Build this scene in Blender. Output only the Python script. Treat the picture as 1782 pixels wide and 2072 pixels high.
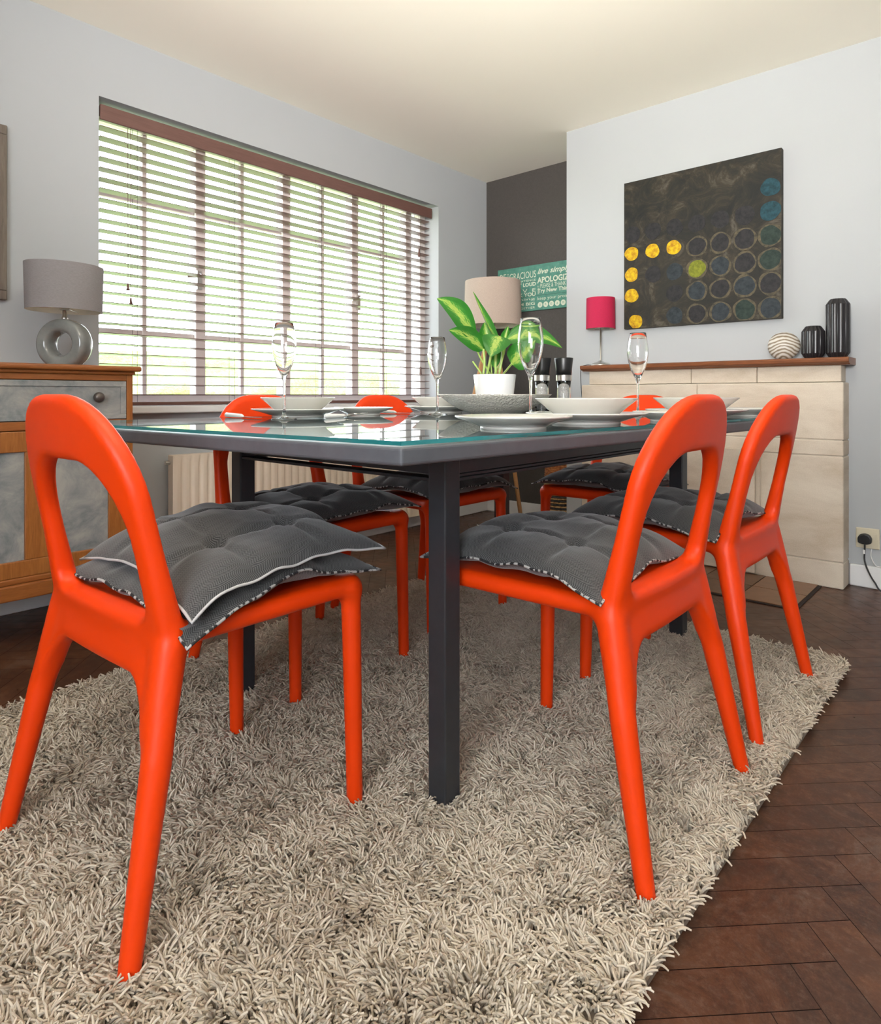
import bpy, bmesh, math, random
import numpy as np
from mathutils import Vector, Matrix, noise
random.seed(7); np.random.seed(7)
for o in list(bpy.data.objects): bpy.data.objects.remove(o, do_unlink=True)
S = bpy.context.scene
COL = S.collection

# ---------------------------------------------------------------- camera / light / exposure
YAW = math.radians(41.55); FPX = 1321.0; EYE = 0.82
cam = bpy.data.cameras.new('camera'); cam.sensor_fit = 'HORIZONTAL'; cam.sensor_width = 36.0
cam.lens = FPX/1782*36; cam.shift_y = -(1036-800)/1782; cam.clip_start = 0.02
cam_o = bpy.data.objects.new('camera', cam); COL.objects.link(cam_o)
cam_o.location = (0, 0, EYE); cam_o.rotation_euler = (math.radians(90), 0, YAW)
S.camera = cam_o
S.view_settings.view_transform = 'Standard'; S.view_settings.look = 'None'
S.view_settings.gamma = 1; S.view_settings.use_curve_mapping = False
S.view_settings.exposure = 0.0

W = bpy.data.worlds.new('world'); S.world = W; W.use_nodes = True
nt = W.node_tree; bg = nt.nodes['Background']
tc = nt.nodes.new('ShaderNodeTexCoord'); sx = nt.nodes.new('ShaderNodeSeparateXYZ'); rp = nt.nodes.new('ShaderNodeValToRGB')
nt.links.new(tc.outputs['Generated'], sx.inputs[0]); nt.links.new(sx.outputs['Z'], rp.inputs['Fac'])
rp.color_ramp.elements[0].position = 0.0; rp.color_ramp.elements[0].color = (0.93, 0.96, 1.0, 1)
rp.color_ramp.elements[1].position = 0.8; rp.color_ramp.elements[1].color = (0.75, 0.86, 1.0, 1)
nt.links.new(rp.outputs[0], bg.inputs['Color']); bg.inputs['Strength'].default_value = 15

def area(name, loc, target, sx_, sy_, power, color=(1, 1, 1), portal=False, spread=180):
    l = bpy.data.lights.new(name, 'AREA'); l.shape = 'RECTANGLE'; l.size = sx_; l.size_y = sy_; l.energy = power; l.color = color; l.spread = math.radians(spread)
    o = bpy.data.objects.new(name, l); COL.objects.link(o); o.location = loc
    d = Vector(target)-Vector(loc); o.rotation_euler = d.to_track_quat('-Z', 'Y').to_euler()
    if portal: l.cycles.is_portal = True
    return o
area('window_portal', (-3.2, 2.14, 1.4), (0, 2.14, 1.4), 2.1, 1.35, 1, portal=True)
# daylight from the room's second window, in the wall behind the camera
area('rear_window_daylight', (1.0, -1.55, 1.45), (-0.9, 2.6, 1.1), 1.7, 1.25, 13, (1.0, 0.98, 0.95))
# the photographer's flash, bounced off the ceiling behind the camera
area('bounce_flash', (-0.12, -0.35, 1.3), (-0.80, 1.1, 2.34), .35, .35, 64, (1.0, 0.96, 0.91), spread=100)

# ---------------------------------------------------------------- material helpers
class NT:
    def __init__(s, name):
        s.m = bpy.data.materials.new(name); s.m.use_nodes = True; s.t = s.m.node_tree
        s.b = s.t.nodes['Principled BSDF']; s.out = s.t.nodes['Material Output']
    def n(s, typ, **k):
        x = s.t.nodes.new(typ)
        for a, v in k.items(): setattr(x, a, v)
        return x
    def l(s, a, b): s.t.links.new(a, b)
    def coord(s, kind='Object', scale=(1, 1, 1), rot=(0, 0, 0)):
        c = s.n('ShaderNodeTexCoord'); m = s.n('ShaderNodeMapping'); m.inputs['Scale'].default_value = scale; m.inputs['Rotation'].default_value = rot
        s.l(c.outputs[kind], m.inputs[0]); return m.outputs[0]
    def noise(s, vec, scale, detail=4, rough=.55, dist=0):
        x = s.n('ShaderNodeTexNoise'); x.inputs['Scale'].default_value = scale; x.inputs['Detail'].default_value = detail
        x.inputs['Roughness'].default_value = rough; x.inputs['Distortion'].default_value = dist; s.l(vec, x.inputs['Vector']); return x.outputs['Fac']
    def ramp(s, fac, stops, interp='LINEAR'):
        r = s.n('ShaderNodeValToRGB'); r.color_ramp.interpolation = interp
        while len(r.color_ramp.elements) < len(stops): r.color_ramp.elements.new(.5)
        for e, (p, c) in zip(r.color_ramp.elements, stops): e.position = p; e.color = (*c, 1)
        s.l(fac, r.inputs[0]); return r.outputs[0]
    def mix(s, fac, a, b, mode='MIX'):
        x = s.n('ShaderNodeMix', data_type='RGBA', blend_type=mode)
        for k, v in ((0, fac), (6, a), (7, b)):
            if hasattr(v, 'links'): s.l(v, x.inputs[k])
            else: x.inputs[k].default_value = (*v, 1) if isinstance(v, tuple) else v
        return x.outputs[2]
    def math(s, op, a, b=None, c=None):
        x = s.n('ShaderNodeMath', operation=op)
        for i, v in enumerate((a, b, c)):
            if v is None: continue
            if hasattr(v, 'links'): s.l(v, x.inputs[i])
            else: x.inputs[i].default_value = v
        return x.outputs[0]
    def bump(s, h, strength=.3, dist=.002):
        b = s.n('ShaderNodeBump'); b.inputs['Strength'].default_value = strength; b.inputs['Distance'].default_value = dist
        s.l(h, b.inputs['Height']); s.l(b.outputs[0], s.b.inputs['Normal'])
    def set(s, color=None, rough=None, metal=None, **k):
        if color is not None:
            if hasattr(color, 'links'): s.l(color, s.b.inputs['Base Color'])
            else: s.b.inputs['Base Color'].default_value = (*color, 1)
        if rough is not None:
            if hasattr(rough, 'links'): s.l(rough, s.b.inputs['Roughness'])
            else: s.b.inputs['Roughness'].default_value = rough
        if metal is not None: s.b.inputs['Metallic'].default_value = metal
        for a, v in k.items(): s.b.inputs[a].default_value = v
        return s.m

def simple(name, col, rough=.5, metal=0, var=.06, scale=30, bump=0, bscale=200, bdist=.001, **k):
    t = NT(name); v = t.coord()
    f = t.noise(v, scale)
    c = t.ramp(f, [(.25, tuple(x*(1-var) for x in col)), (.75, tuple(min(1, x*(1+var)) for x in col))])
    if bump: t.bump(t.noise(v, bscale, 2), bump, bdist)
    return t.set(c, rough, metal, **k)

def wood(name, dark, light, rough=.4, along=1, scale=1.0, ring=14):
    t = NT(name); sc = [ring, ring, ring]; sc[along] = 1.2
    v = t.coord(scale=tuple(x*scale for x in sc))
    f = t.noise(v, 3.0, 6, .6, 1.2); f2 = t.noise(t.coord(scale=tuple(x*scale*6 for x in sc)), 3.0, 3, .6)
    c = t.ramp(f, [(.3, dark), (.7, light)])
    c = t.mix(.35, c, t.ramp(f2, [(.35, dark), (.65, light)]))
    t.bump(f2, .08, .001)
    return t.set(c, rough)

def thin_glass(name, tint=(.97, .99, .98), ior=1.45):
    t = NT(name); t.t.nodes.remove(t.b)
    tr = t.n('ShaderNodeBsdfTransparent'); tr.inputs[0].default_value = (*tint, 1)
    gl = t.n('ShaderNodeBsdfGlossy'); gl.inputs['Roughness'].default_value = .015
    fr = t.n('ShaderNodeFresnel'); fr.inputs['IOR'].default_value = ior
    ge = t.n('ShaderNodeNewGeometry'); mx = t.n('ShaderNodeMixShader'); t.l(t.math('MULTIPLY', fr.outputs[0], t.math('SUBTRACT', 1.0, ge.outputs['Backfacing'])), mx.inputs[0]); t.l(tr.outputs[0], mx.inputs[1]); t.l(gl.outputs[0], mx.inputs[2])
    t.l(mx.outputs[0], t.out.inputs[0]); return t.m

M = {}
M['wall'] = simple('wall_paint', (.425, .44, .452), .85, var=.015, scale=3, bump=.12, bscale=260, bdist=.0008)
M['dark_wall'] = simple('charcoal_wall_paint', (.070, .062, .056), .8, var=.12, scale=120, bump=.2, bscale=260)
M['ceiling'] = simple('ceiling_paint', (.92, .87, .76), .9, var=.01, scale=2)
M['gloss_white'] = simple('white_gloss_paint', (.78, .78, .78), .35, var=.01)
M['orange'] = simple('orange_plastic', (.80, .048, .0005), .44, var=.03, scale=12, bump=.05, bscale=500, bdist=.0004, **{'Specular IOR Level': .32})
M['table_grey'] = simple('grey_painted_wood', (.098, .103, .116), .38, var=.1, scale=40, bump=.08, bscale=90)
M['leg_grey'] = simple('dark_grey_painted_leg', (.030, .032, .037), .38, var=.12, scale=40)
M['glass_sheet'] = thin_glass('sheet_glass', (.93, .985, .975), 1.5)
t = NT('glass_edge'); M['glass_edge'] = t.set((.015, .20, .21), .15, **{'Transmission Weight': .3})
M['pane'] = thin_glass('window_pane', (.97, .98, .975), 1.45)
t = NT('crystal'); M['crystal'] = t.set((1, 1, 1), .0, **{'Transmission Weight': 1.0, 'IOR': 1.48})
t = NT('porcelain'); M['porcelain'] = t.set((.69, .68, .63), .18, **{'Coat Weight': .4, 'Coat Roughness': .06})
t = NT('pot_white'); M['pot'] = t.set((.60, .62, .64), .22)
t = NT('hammered_silver'); v = t.coord()
vo = t.n('ShaderNodeTexVoronoi'); vo.inputs['Scale'].default_value = 150; t.l(v, vo.inputs['Vector'])
t.bump(vo.outputs['Distance'], .8, .004); M['silver'] = t.set((.84, .79, .71), .28, .42)
M['steel'] = simple('brushed_steel', (.62, .60, .57), .28, 1.0, var=.04)
M['black_plastic'] = simple('black_plastic', (.012, .012, .013), .35, var=.1)
M['white_plastic'] = simple('white_plastic', (.80, .80, .78), .3, var=.02)
M['cream_plastic'] = simple('cream_plastic', (.62, .56, .42), .35, var=.03)
M['radiator'] = simple('cream_radiator_enamel', (.72, .62, .50), .35, var=.02)
M['brown_wood'] = wood('blind_brown_wood', (.12, .058, .048), (.17, .085, .07), .35, along=1)
M['frame_brown'] = simple('window_frame_white', (.74, .68, .66), .4, var=.04)
M['oak'] = wood('sideboard_oak', (.20, .060, .013), (.37, .125, .030), .38, along=1, scale=1.4)
M['oak_v'] = wood('sideboard_oak_upright', (.22, .070, .014), (.40, .145, .034), .38, along=2, scale=1.4)
M['mantel_wood'] = wood('mantel_wood', (.14, .045, .016), (.26, .09, .034), .35, along=0)
M['beech'] = wood('beech', (.42, .21, .085), (.56, .31, .14), .45, along=2, scale=3)
t = NT('distressed_grey_paint'); v = t.coord()
c = t.ramp(t.noise(v, 9, 8, .68, .6), [(.30, (.115, .135, .145)), (.48, (.23, .235, .235)), (.62, (.33, .32, .30)), (.8, (.40, .38, .34))])
t.bump(t.noise(v, 60, 5), .15, .001); M['distressed'] = t.set(c, .55)
t = NT('sandstone'); v = t.coord(scale=(1, 1, 2.5))
c = t.ramp(t.noise(v, 2.6, 8, .62, .4), [(.36, (.48, .39, .29)), (.5, (.59, .50, .40)), (.64, (.67, .585, .475))])
c = t.mix(.2, c, t.ramp(t.noise(t.coord(), 260, 2), [(.3, (.42, .35, .27)), (.7, (.70, .63, .53))]))
t.bump(t.noise(t.coord(), 180, 4), .35, .0015); M['stone'] = t.set(c, .85)
M['mortar'] = simple('pale_mortar', (.62, .56, .46), .9, var=.05)
t = NT('hearth_tile'); v = t.coord(); at = t.n('ShaderNodeAttribute', attribute_name='rnd')
c = t.ramp(at.outputs['Fac'], [(0, (.10, .045, .020)), (.5, (.17, .075, .034)), (1, (.23, .105, .05))])
c = t.mix(.4, c, t.ramp(t.noise(v, 25, 5), [(.3, (.08, .04, .02)), (.7, (.24, .12, .06))])); M['tile'] = t.set(c, .3)
t = NT('parquet'); at = t.n('ShaderNodeAttribute', attribute_name='rnd'); v = t.coord()
c = t.ramp(at.outputs['Fac'], [(0, (.030, .013, .009)), (.35, (.058, .022, .012)), (.7, (.088, .032, .014)), (1, (.13, .048, .020))])
c = t.mix(.58, c, t.ramp(t.noise(v, 7, 10, .8, .8), [(.38, (.022, .010, .007)), (.48, (.060, .021, .010)), (.55, (.125, .046, .019)), (.63, (.15, .095, .068))]))
c = t.mix(.3, c, t.ramp(t.noise(v, 60, 6, .8), [(.30, (.030, .016, .012)), (.5, (.09, .045, .027)), (.70, (.22, .15, .11))]))
t.bump(t.noise(v, 240, 4), .12, .0008)
M['parquet'] = t.set(c, t.math('MULTIPLY_ADD', t.noise(v, 30, 5), .35, .18), **{'Specular IOR Level': .35})
M['gap'] = simple('floor_gap', (.018, .009, .006), .8)

def herring(name, dark, light, base):
    t = NT(name); uv = t.n('ShaderNodeUVMap'); sp = t.n('ShaderNodeSeparateXYZ'); t.l(uv.outputs[0], sp.inputs[0])
    z = t.math('PINGPONG', sp.outputs[0], .0068)
    f = t.math('FRACT', t.math('DIVIDE', t.math('ADD', sp.outputs[1], z), .0036))
    s_ = t.math('ABSOLUTE', t.math('SUBTRACT', f, .5))
    c = t.ramp(s_, [(.16, dark), (.32, light)])
    v = t.coord(); c = t.mix(.15, c, t.ramp(t.noise(v, 900, 2), [(.3, dark), (.7, light)]))
    c = t.mix(.25, c, base)
    t.bump(s_, .3, .0006)
    return t.set(c, .92, **{'Sheen Weight': .25, 'Sheen Roughness': .5})
M['herring'] = herring('grey_herringbone_wool', (.003, .003, .004), (.125, .125, .125), (.030, .030, .031))
t = NT('piebald_piping'); v = t.coord(scale=(1, 1, .2))
M['pipe_bw'] = t.set(t.ramp(t.noise(v, 120, 1), [(.50, (.012, .012, .014)), (.55, (.40, .39, .38))], 'LINEAR'), .7)
M['pipe_white'] = simple('pale_piping', (.46, .45, .45), .7)
M['thread'] = simple('dark_button_thread', (.03, .022, .02), .8)
t = NT('shag_yarn'); hi = t.n('ShaderNodeAttribute', attribute_name='tone')
c = t.ramp(hi.outputs['Fac'], [(0, (.36, .29, .22)), (.5, (.57, .49, .385)), (1, (.70, .62, .50))])
M['shag'] = t.set(c, .9)
M['rug_back'] = simple('rug_backing', (.22, .17, .125), .95)
def fabric(name, col, rough=.85, trans=0):
    t = NT(name); v = t.coord(); w1 = t.noise(t.coord(scale=(1, 1, 14)), 120, 2)
    c = t.ramp(w1, [(.3, tuple(x*.86 for x in col)), (.7, tuple(min(1, x*1.12) for x in col))])
    t.bump(w1, .2, .0006); return t.set(c, rough)
M['shade_grey'] = fabric('grey_lampshade_linen', (.25, .23, .235))
M['shade_beige'] = fabric('beige_lampshade_linen', (.42, .335, .28))
M['shade_pink'] = fabric('magenta_lampshade_fabric', (.46, .010, .060))
M['shade_in'] = simple('lampshade_lining', (.62, .58, .5), .8)
t = NT('grey_glaze'); M['glaze'] = t.set(t.ramp(t.noise(t.coord(), 18, 4), [(.3, (.17, .18, .175)), (.7, (.24, .25, .24))]), .12, **{'Coat Weight': .6})
t = NT('leaf'); uv = t.n('ShaderNodeUVMap'); sp = t.n('ShaderNodeSeparateXYZ'); t.l(uv.outputs[0], sp.inputs[0])
edge = t.math('ABSOLUTE', t.math('SUBTRACT', sp.outputs[0], .5))
nz = t.noise(t.coord('UV', (5, 2.2, 1)), 4, 6, .65, 1.0)
vein = t.math('PINGPONG', t.math('ADD', sp.outputs[1], t.math('MULTIPLY', edge, -.9)), .045)
k = t.math('SUBTRACT', nz, t.math('MULTIPLY', edge, 1.15))
k = t.math('ADD', k, t.math('MULTIPLY', vein, 1.6))
c = t.ramp(k, [(.20, (.025, .15, .018)), (.36, (.07, .26, .04)), (.46, (.38, .48, .10))])
M['leaf'] = t.set(c, .35, **{'Subsurface Weight': .0})
tl = t.n('ShaderNodeBsdfTranslucent'); tl.inputs[0].default_value = (.18, .55, .08, 1); mx = t.n('ShaderNodeMixShader'); mx.inputs[0].default_value = .35
t.l(t.b.outputs[0], mx.inputs[1]); t.l(tl.outputs[0], mx.inputs[2]); t.l(mx.outputs[0], t.out.inputs[0])
M['stem'] = simple('plant_stem', (.34, .48, .12), .4)
M['soil'] = simple('moss_and_soil', (.22, .15, .08), .95, var=.4, scale=120, bump=.8, bscale=90, bdist=.01)
t = NT('canvas_ground'); v = t.coord()
c = t.ramp(t.noise(v, 9, 12, .72, 1.2), [(.36, (.012, .013, .014)), (.48, (.026, .023, .018)), (.56, (.055, .043, .027)), (.66, (.14, .12, .095))])
c = t.mix(.5, c, t.ramp(t.noise(v, 2.2, 3), [(.35, (.014, .015, .015)), (.65, (.032, .029, .022))]))
t.bump(t.noise(v, 45, 8, .7), .6, .003); M['canvas'] = t.set(c, .6, **{'Specular IOR Level': .25})
def dab(name, a, b):
    t = NT(name); v = t.coord(); t.bump(t.noise(v, 60, 6), .5, .002)
    return t.set(t.ramp(t.noise(v, 38, 6, .7), [(.36, a), (.60, b)]), .6, **{'Specular IOR Level': .25})
M['dab_yellow'] = dab('yellow_paint', (.34, .15, .008), (.64, .44, .010))
M['dab_lime'] = dab('lime_paint', (.10, .11, .010), (.20, .22, .02))
M['dab_teal'] = dab('teal_paint', (.008, .030, .038), (.016, .060, .080))
M['dab_blue'] = dab('dark_blue_paint', (.016, .021, .026), (.032, .040, .047))
M['dab_black'] = dab('black_paint', (.014, .014, .016), (.028, .026, .028))
M['dab_green'] = dab('dark_green_paint', (.012, .022, .019), (.026, .042, .034))
M['canvas_tan'] = dab('tan_paint', (.040, .035, .026), (.11, .09, .055))
t = NT('sign_green'); v = t.coord(); M['sign_green'] = t.set(t.ramp(t.noise(v, 30, 8, .7), [(.25, (.05, .17, .13)), (.6, (.085, .26, .195)), (.86, (.32, .42, .32))]), .6)
M['sign_cream'] = simple('sign_cream_lettering', (.60, .64, .50), .6, var=.1, scale=80)
M['sign_line'] = simple('plank_joint', (.02, .06, .05), .8)
M['black_vase'] = simple('black_glazed_vase', (.018, .016, .018), .28, var=.1)
t = NT('agate'); wv = t.n('ShaderNodeTexWave', wave_type='RINGS', rings_direction='Y'); wv.inputs['Scale'].default_value = 19; wv.inputs['Distortion'].default_value = 10; wv.inputs['Detail'].default_value = 3; wv.inputs['Detail Scale'].default_value = .55
t.l(t.coord(scale=(1, .6, 1.2)), wv.inputs['Vector'])
M['agate'] = t.set(t.ramp(wv.outputs['Fac'], [(.1, (.20, .15, .10)), (.4, (.42, .37, .30)), (.8, (.60, .57, .52))]), .45)
def weave(name, a, b, dark=False):
    t = NT(name); v = t.coord(scale=(60, 60, 90)); f = t.noise(v, 1.0, 2)
    t.bump(f, .8, .004); return t.set(t.ramp(f, [(.35, a), (.65, b)]), .7)
M['wicker'] = weave('wicker', (.20, .10, .035), (.50, .32, .14))
M['wicker_orange'] = weave('orange_wicker', (.25, .07, .02), (.52, .20, .06))
M['wicker_dark'] = weave('dark_wicker', (.012, .012, .014), (.06, .055, .05))
M['frame_taupe'] = wood('taupe_frame', (.11, .085, .065), (.19, .155, .125), .6, along=2)
M['lawn'] = simple('lawn', (.24, .30, .12), .95, var=.25, scale=4)
M['hedge'] = simple('hedge_leaves', (.20, .26, .07), .9, var=.4, scale=9, bump=1, bscale=20, bdist=.05)

# ---------------------------------------------------------------- mesh helpers
def tag(o, label=None, cat=None, group=None, kind=None):
    if label: o['label'] = label
    if cat: o['category'] = cat
    if group: o['group'] = group
    if kind: o['kind'] = kind
    return o
def empty(name, loc=(0, 0, 0), rz=0):
    o = bpy.data.objects.new(name, None); COL.objects.link(o); o.location = loc; o.rotation_euler = (0, 0, rz); o.empty_display_size = .05; return o
def obj(name, bm, mat, parent=None, smooth=False, bevel=0, seg=2, loc=None):
    me = bpy.data.meshes.new(name)
    if isinstance(bm, bmesh.types.BMesh):
        bmesh.ops.recalc_face_normals(bm, faces=bm.faces); bm.to_mesh(me); bm.free()
    else:
        v, f = bm; me.from_pydata([tuple(map(float, p)) for p in v], [], [tuple(map(int, q)) for q in f]); me.update()
    for m_ in (mat if isinstance(mat, (list, tuple)) else [mat]): me.materials.append(m_)
    if smooth:
        for p in me.polygons: p.use_smooth = True
    o = bpy.data.objects.new(name, me); COL.objects.link(o)
    if parent: o.parent = parent
    if loc: o.location = loc
    if bevel:
        b = o.modifiers.new('bevel', 'BEVEL'); b.width = bevel; b.segments = seg; b.limit_method = 'ANGLE'; b.harden_normals = False
        if smooth is False:
            for p in me.polygons: p.use_smooth = False
    return o
def bx(bm, x0, x1, y0, y1, z0, z1, mi=0):
    vs = [bm.verts.new((x, y, z)) for x in (x0, x1) for y in (y0, y1) for z in (z0, z1)]
    for q in ((0, 1, 3, 2), (4, 6, 7, 5), (0, 4, 5, 1), (2, 3, 7, 6), (0, 2, 6, 4), (1, 5, 7, 3)):
        f = bm.faces.new([vs[i] for i in q]); f.material_index = mi
def B(*a):
    bm = bmesh.new(); bx(bm, *a); return bm
def prism(bm, pts, z0, z1, mi=0):
    n = len(pts); a = [bm.verts.new((x, y, z0)) for x, y in pts]; b = [bm.verts.new((x, y, z1)) for x, y in pts]
    f1 = bm.faces.new(a[::-1]); f2 = bm.faces.new(b); fs = [f1, f2]
    for i in range(n): fs.append(bm.faces.new((a[i], a[(i+1) % n], b[(i+1) % n], b[i])))
    for f in fs: f.material_index = mi
def lathe(bm, prof, n=48, c=(0, 0, 0), sxy=(1, 1), mi=0, flute=None):
    rings = []
    for r, z in prof:
        if r < 1e-6: rings.append([bm.verts.new((c[0], c[1], c[2]+z))]); continue
        ring = []
        for i in range(n):
            a = 2*math.pi*i/n; rr = r*(flute(a) if flute else 1)
            ring.append(bm.verts.new((c[0]+rr*math.cos(a)*sxy[0], c[1]+rr*math.sin(a)*sxy[1], c[2]+z)))
        rings.append(ring)
    for A, Bn in zip(rings, rings[1:]):
        for i in range(n):
            j = (i+1) % n
            if len(A) == 1 and len(Bn) == 1: continue
            if len(A) == 1: f = bm.faces.new((A[0], Bn[j], Bn[i]))
            elif len(Bn) == 1: f = bm.faces.new((A[i], A[j], Bn[0]))
            else: f = bm.faces.new((A[i], A[j], Bn[j], Bn[i]))
            f.material_index = mi
def tube(bm, pts, rad, n=10, closed=False, caps=True, mi=0):
    P = [Vector(p) for p in pts]; m = len(P); R = rad if hasattr(rad, '__len__') else [rad]*m
    rings = []; up = None
    for i in range(m):
        a = P[i-1] if (i > 0 or closed) else P[i]; b = P[(i+1) % m] if (i < m-1 or closed) else P[i]
        t_ = (b-a).normalized()
        if up is None: up = Vector((0, 0, 1)) if abs(t_.z) < .9 else Vector((1, 0, 0))
        s = t_.cross(up)
        if s.length < 1e-5: s = t_.cross(Vector((0, 1, 0)))
        s.normalize(); up = s.cross(t_).normalized()
        rings.append([bm.verts.new(P[i]+R[i]*(math.cos(2*math.pi*k/n)*s+math.sin(2*math.pi*k/n)*up)) for k in range(n)])
    for i in range(m if closed else m-1):
        A, Bn = rings[i], rings[(i+1) % m]
        for k in range(n): f = bm.faces.new((A[k], A[(k+1) % n], Bn[(k+1) % n], Bn[k])); f.material_index = mi
    if not closed and caps:
        f = bm.faces.new(rings[0][::-1]); f.material_index = mi; f = bm.faces.new(rings[-1]); f.material_index = mi
def spline(pts, k=8):
    P = [Vector(p) for p in pts]; P = [P[0]*2-P[1]]+P+[P[-1]*2-P[-2]]; out = []
    for i in range(1, len(P)-2):
        for j in range(k):
            t_ = j/k; a, b, c, d = P[i-1:i+3]
            out.append(.5*((2*b)+(c-a)*t_+(2*a-5*b+4*c-d)*t_*t_+(3*b-a-3*c+d)*t_**3))
    out.append(P[-2]); return out
def copy_tree(o, parent=None):
    c = o.copy(); COL.objects.link(c)
    if parent is not None: c.parent = parent
    for ch in list(o.children): copy_tree(ch, c)
    return c
def at(px, py, d):      # a point d metres deep from the eye
    lat = (px-891)/FPX*d
    return Vector((-math.sin(YAW)*d+math.cos(YAW)*lat, math.cos(YAW)*d+math.sin(YAW)*lat, EYE+(800-py)*d/FPX))

# ---------------------------------------------------------------- room
XW, YA, YB, XB, ZC = -2.845, 3.705, 3.30, -1.953, 2.338
XR, YF = 1.7, -1.8
def structure(name, bm, mat, parent=None, **k):
    o = obj(name, bm, mat, parent, **k)
    if not parent: o['kind'] = 'structure'
    return o
# parquet: herringbone blocks at 45 degrees
def parquet2():
    # cell test: horizontal block rows / vertical block columns shifting by one width each row
    w, n = .07, 4; V = []; F = []; R = []; g = .0007; ca = math.cos(math.radians(45)); done = set()
    def put(i0, i1, j0, j1):
        if (i0, j0) in done: return
        done.add((i0, j0)); b = len(V)
        for x, y in ((i0*w+g, j0*w+g), (i1*w-g, j0*w+g), (i1*w-g, j1*w-g), (i0*w+g, j1*w-g)): V.append((ca*(x-y), ca*(x+y), 0))
        F.append((b, b+1, b+2, b+3)); R.append(random.random())
    for i in range(-75, 80):
        for j in range(-75, 80):
            X, Y = ca*w*(i-j), ca*w*(i+j)
            if X < XW-.35 or X > XR+.35 or Y < YF-.35 or Y > YA+.35: continue
            k = (i-j) % (2*n)
            if k < n: put(i-k, i-k+n, j, j+1)
            else: k2 = 2*n-1-k; put(i, i+1, j-k2, j-k2+n)
    return V, F, R
V, F, R = parquet2()
b0 = len(V); V += [(XW-.3, YF-.3, -.0015), (XR+.3, YF-.3, -.0015), (XR+.3, YA+.3, -.0015), (XW-.3, YA+.3, -.0015)]; F.append((b0, b0+1, b0+2, b0+3)); R.append(0)
fl = structure('floor', (V, F), [M['parquet'], M['gap']])
fl.data.polygons[-1].material_index = 1
a_ = fl.data.attributes.new('rnd', 'FLOAT', 'FACE'); a_.data.foreach_set('value', R)
structure('ceiling', B(XW-.3, XR+.1, YF-.1, YA+.1, ZC, ZC+.12), M['ceiling'])
WY0, WY1, WZ0, WZ1 = 1.083, 3.191, .752, 2.058
bm = bmesh.new()
bx(bm, XW-.3, XW, YF-.1, WY0, 0, ZC); bx(bm, XW-.3, XW, WY1, YA+.1, 0, ZC); bx(bm, XW-.3, XW, WY0, WY1, 0, WZ0); bx(bm, XW-.3, XW, WY0, WY1, WZ1, ZC)
structure('wall_left', bm, M['wall'])
structure('wall_alcove', B(XW, XB, YA, YA+.1, 0, ZC), M['dark_wall'])
structure('wall_back', B(XB, XR+.1, YB, YA+.1, 0, ZC), M['wall'])
structure('wall_right', B(XR, XR+.1, YF-.1, YB, 0, ZC), M['wall'])
bm = bmesh.new()
bx(bm, XW-.1, -.2, YF-.1, YF, 0, ZC); bx(bm, 1.5, XR, YF-.1, YF, 0, ZC); bx(bm, -.2, 1.5, YF-.1, YF, 0, .8); bx(bm, -.2, 1.5, YF-.1, YF, 2.1, ZC)
structure('wall_front', bm, M['wall'])
bm = bmesh.new(); bx(bm, -.2, 1.5, YF-.06, YF-.02, .8, .85); bx(bm, -.2, 1.5, YF-.06, YF-.02, 2.05, 2.1); bx(bm, -.2, -.15, YF-.06, YF-.02, .8, 2.1); bx(bm, 1.45, 1.5, YF-.06, YF-.02, .8, 2.1); bx(bm, .62, .68, YF-.06, YF-.02, .8, 2.1)
structure('window_2', bm, M['gloss_white'])
def skirt(name, x0, x1, y0, y1):
    bm = bmesh.new(); bx(bm, x0, x1, y0, y1, 0, .094); structure(name, bm, M['gloss_white'], bevel=.006)
skirt('baseboard_left', XW, XW+.018, YF, YA)
skirt('baseboard_alcove', XW+.018, XB, YA-.018, YA)
skirt('baseboard_return', XB-.018, XB, YB-.018, YA-.018)
skirt('baseboard_back', XB, -1.79, YB-.018, YB)
skirt('baseboard_right', -.55, XR, YB-.018, YB)

# window
XG = -3.0
win = structure('window_1', None or B(XG-.035, XG+.035, WY0, WY0+.045, WZ0, WZ1), M['frame_brown'])
def wpart(name, *a, m='frame_brown', bev=.004): return obj(name, B(*a), M[m], win, bevel=bev)
wpart('window_frame', XG-.035, XG+.035, WY1-.045, WY1, WZ0, WZ1); wpart('window_frame', XG-.035, XG+.035, WY0+.045, WY1-.045, WZ1-.05, WZ1); wpart('window_frame', XG-.035, XG+.035, WY0+.045, WY1-.045, WZ0+.02, WZ0+.07)
for y in (1.599, 2.095, 2.584, 3.04): wpart('window_mullion', XG-.03, XG+.03, y-.026, y+.026, WZ0+.07, WZ1-.05)
for y in (1.335, 1.835, 2.353, 2.83): wpart('glazing_bar', XG-.012, XG+.014, y-.011, y+.011, WZ0+.07, WZ1-.05)
for z in (1.70, 1.40, 1.105):
    for a, b in ((1.128, 1.573), (1.625, 2.069), (2.121, 2.558), (2.61, 3.014)): wpart('glazing_bar', XG-.010, XG+.012, a, b, z-.011 if z != 1.4 else z-.006, z+.011 if z != 1.4 else z+.006)
for a, b in ((1.128, 1.573), (1.625, 2.069), (2.121, 2.558), (2.61, 3.014)): obj('glass_pane', B(XG-.003, XG+.001, a, b, WZ0+.07, WZ1-.05), M['pane'], win)
for y in (1.585, 2.60):
    bm = bmesh.new(); bx(bm, XG+.03, XG+.045, y-.012, y+.012, 1.33, 1.42); tube(bm, [(XG+.05, y, 1.40), (XG+.07, y-.02, 1.39), (XG+.075, y-.08, 1.38)], .007); obj('window_handle', bm, M['steel'], win)
bm = bmesh.new(); prism(bm, [(XG+.035, WY0), (XW+.045, WY0-.0), (XW+.045, WY1), (XG+.035, WY1)], WZ0-.0, WZ0+.022)
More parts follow.
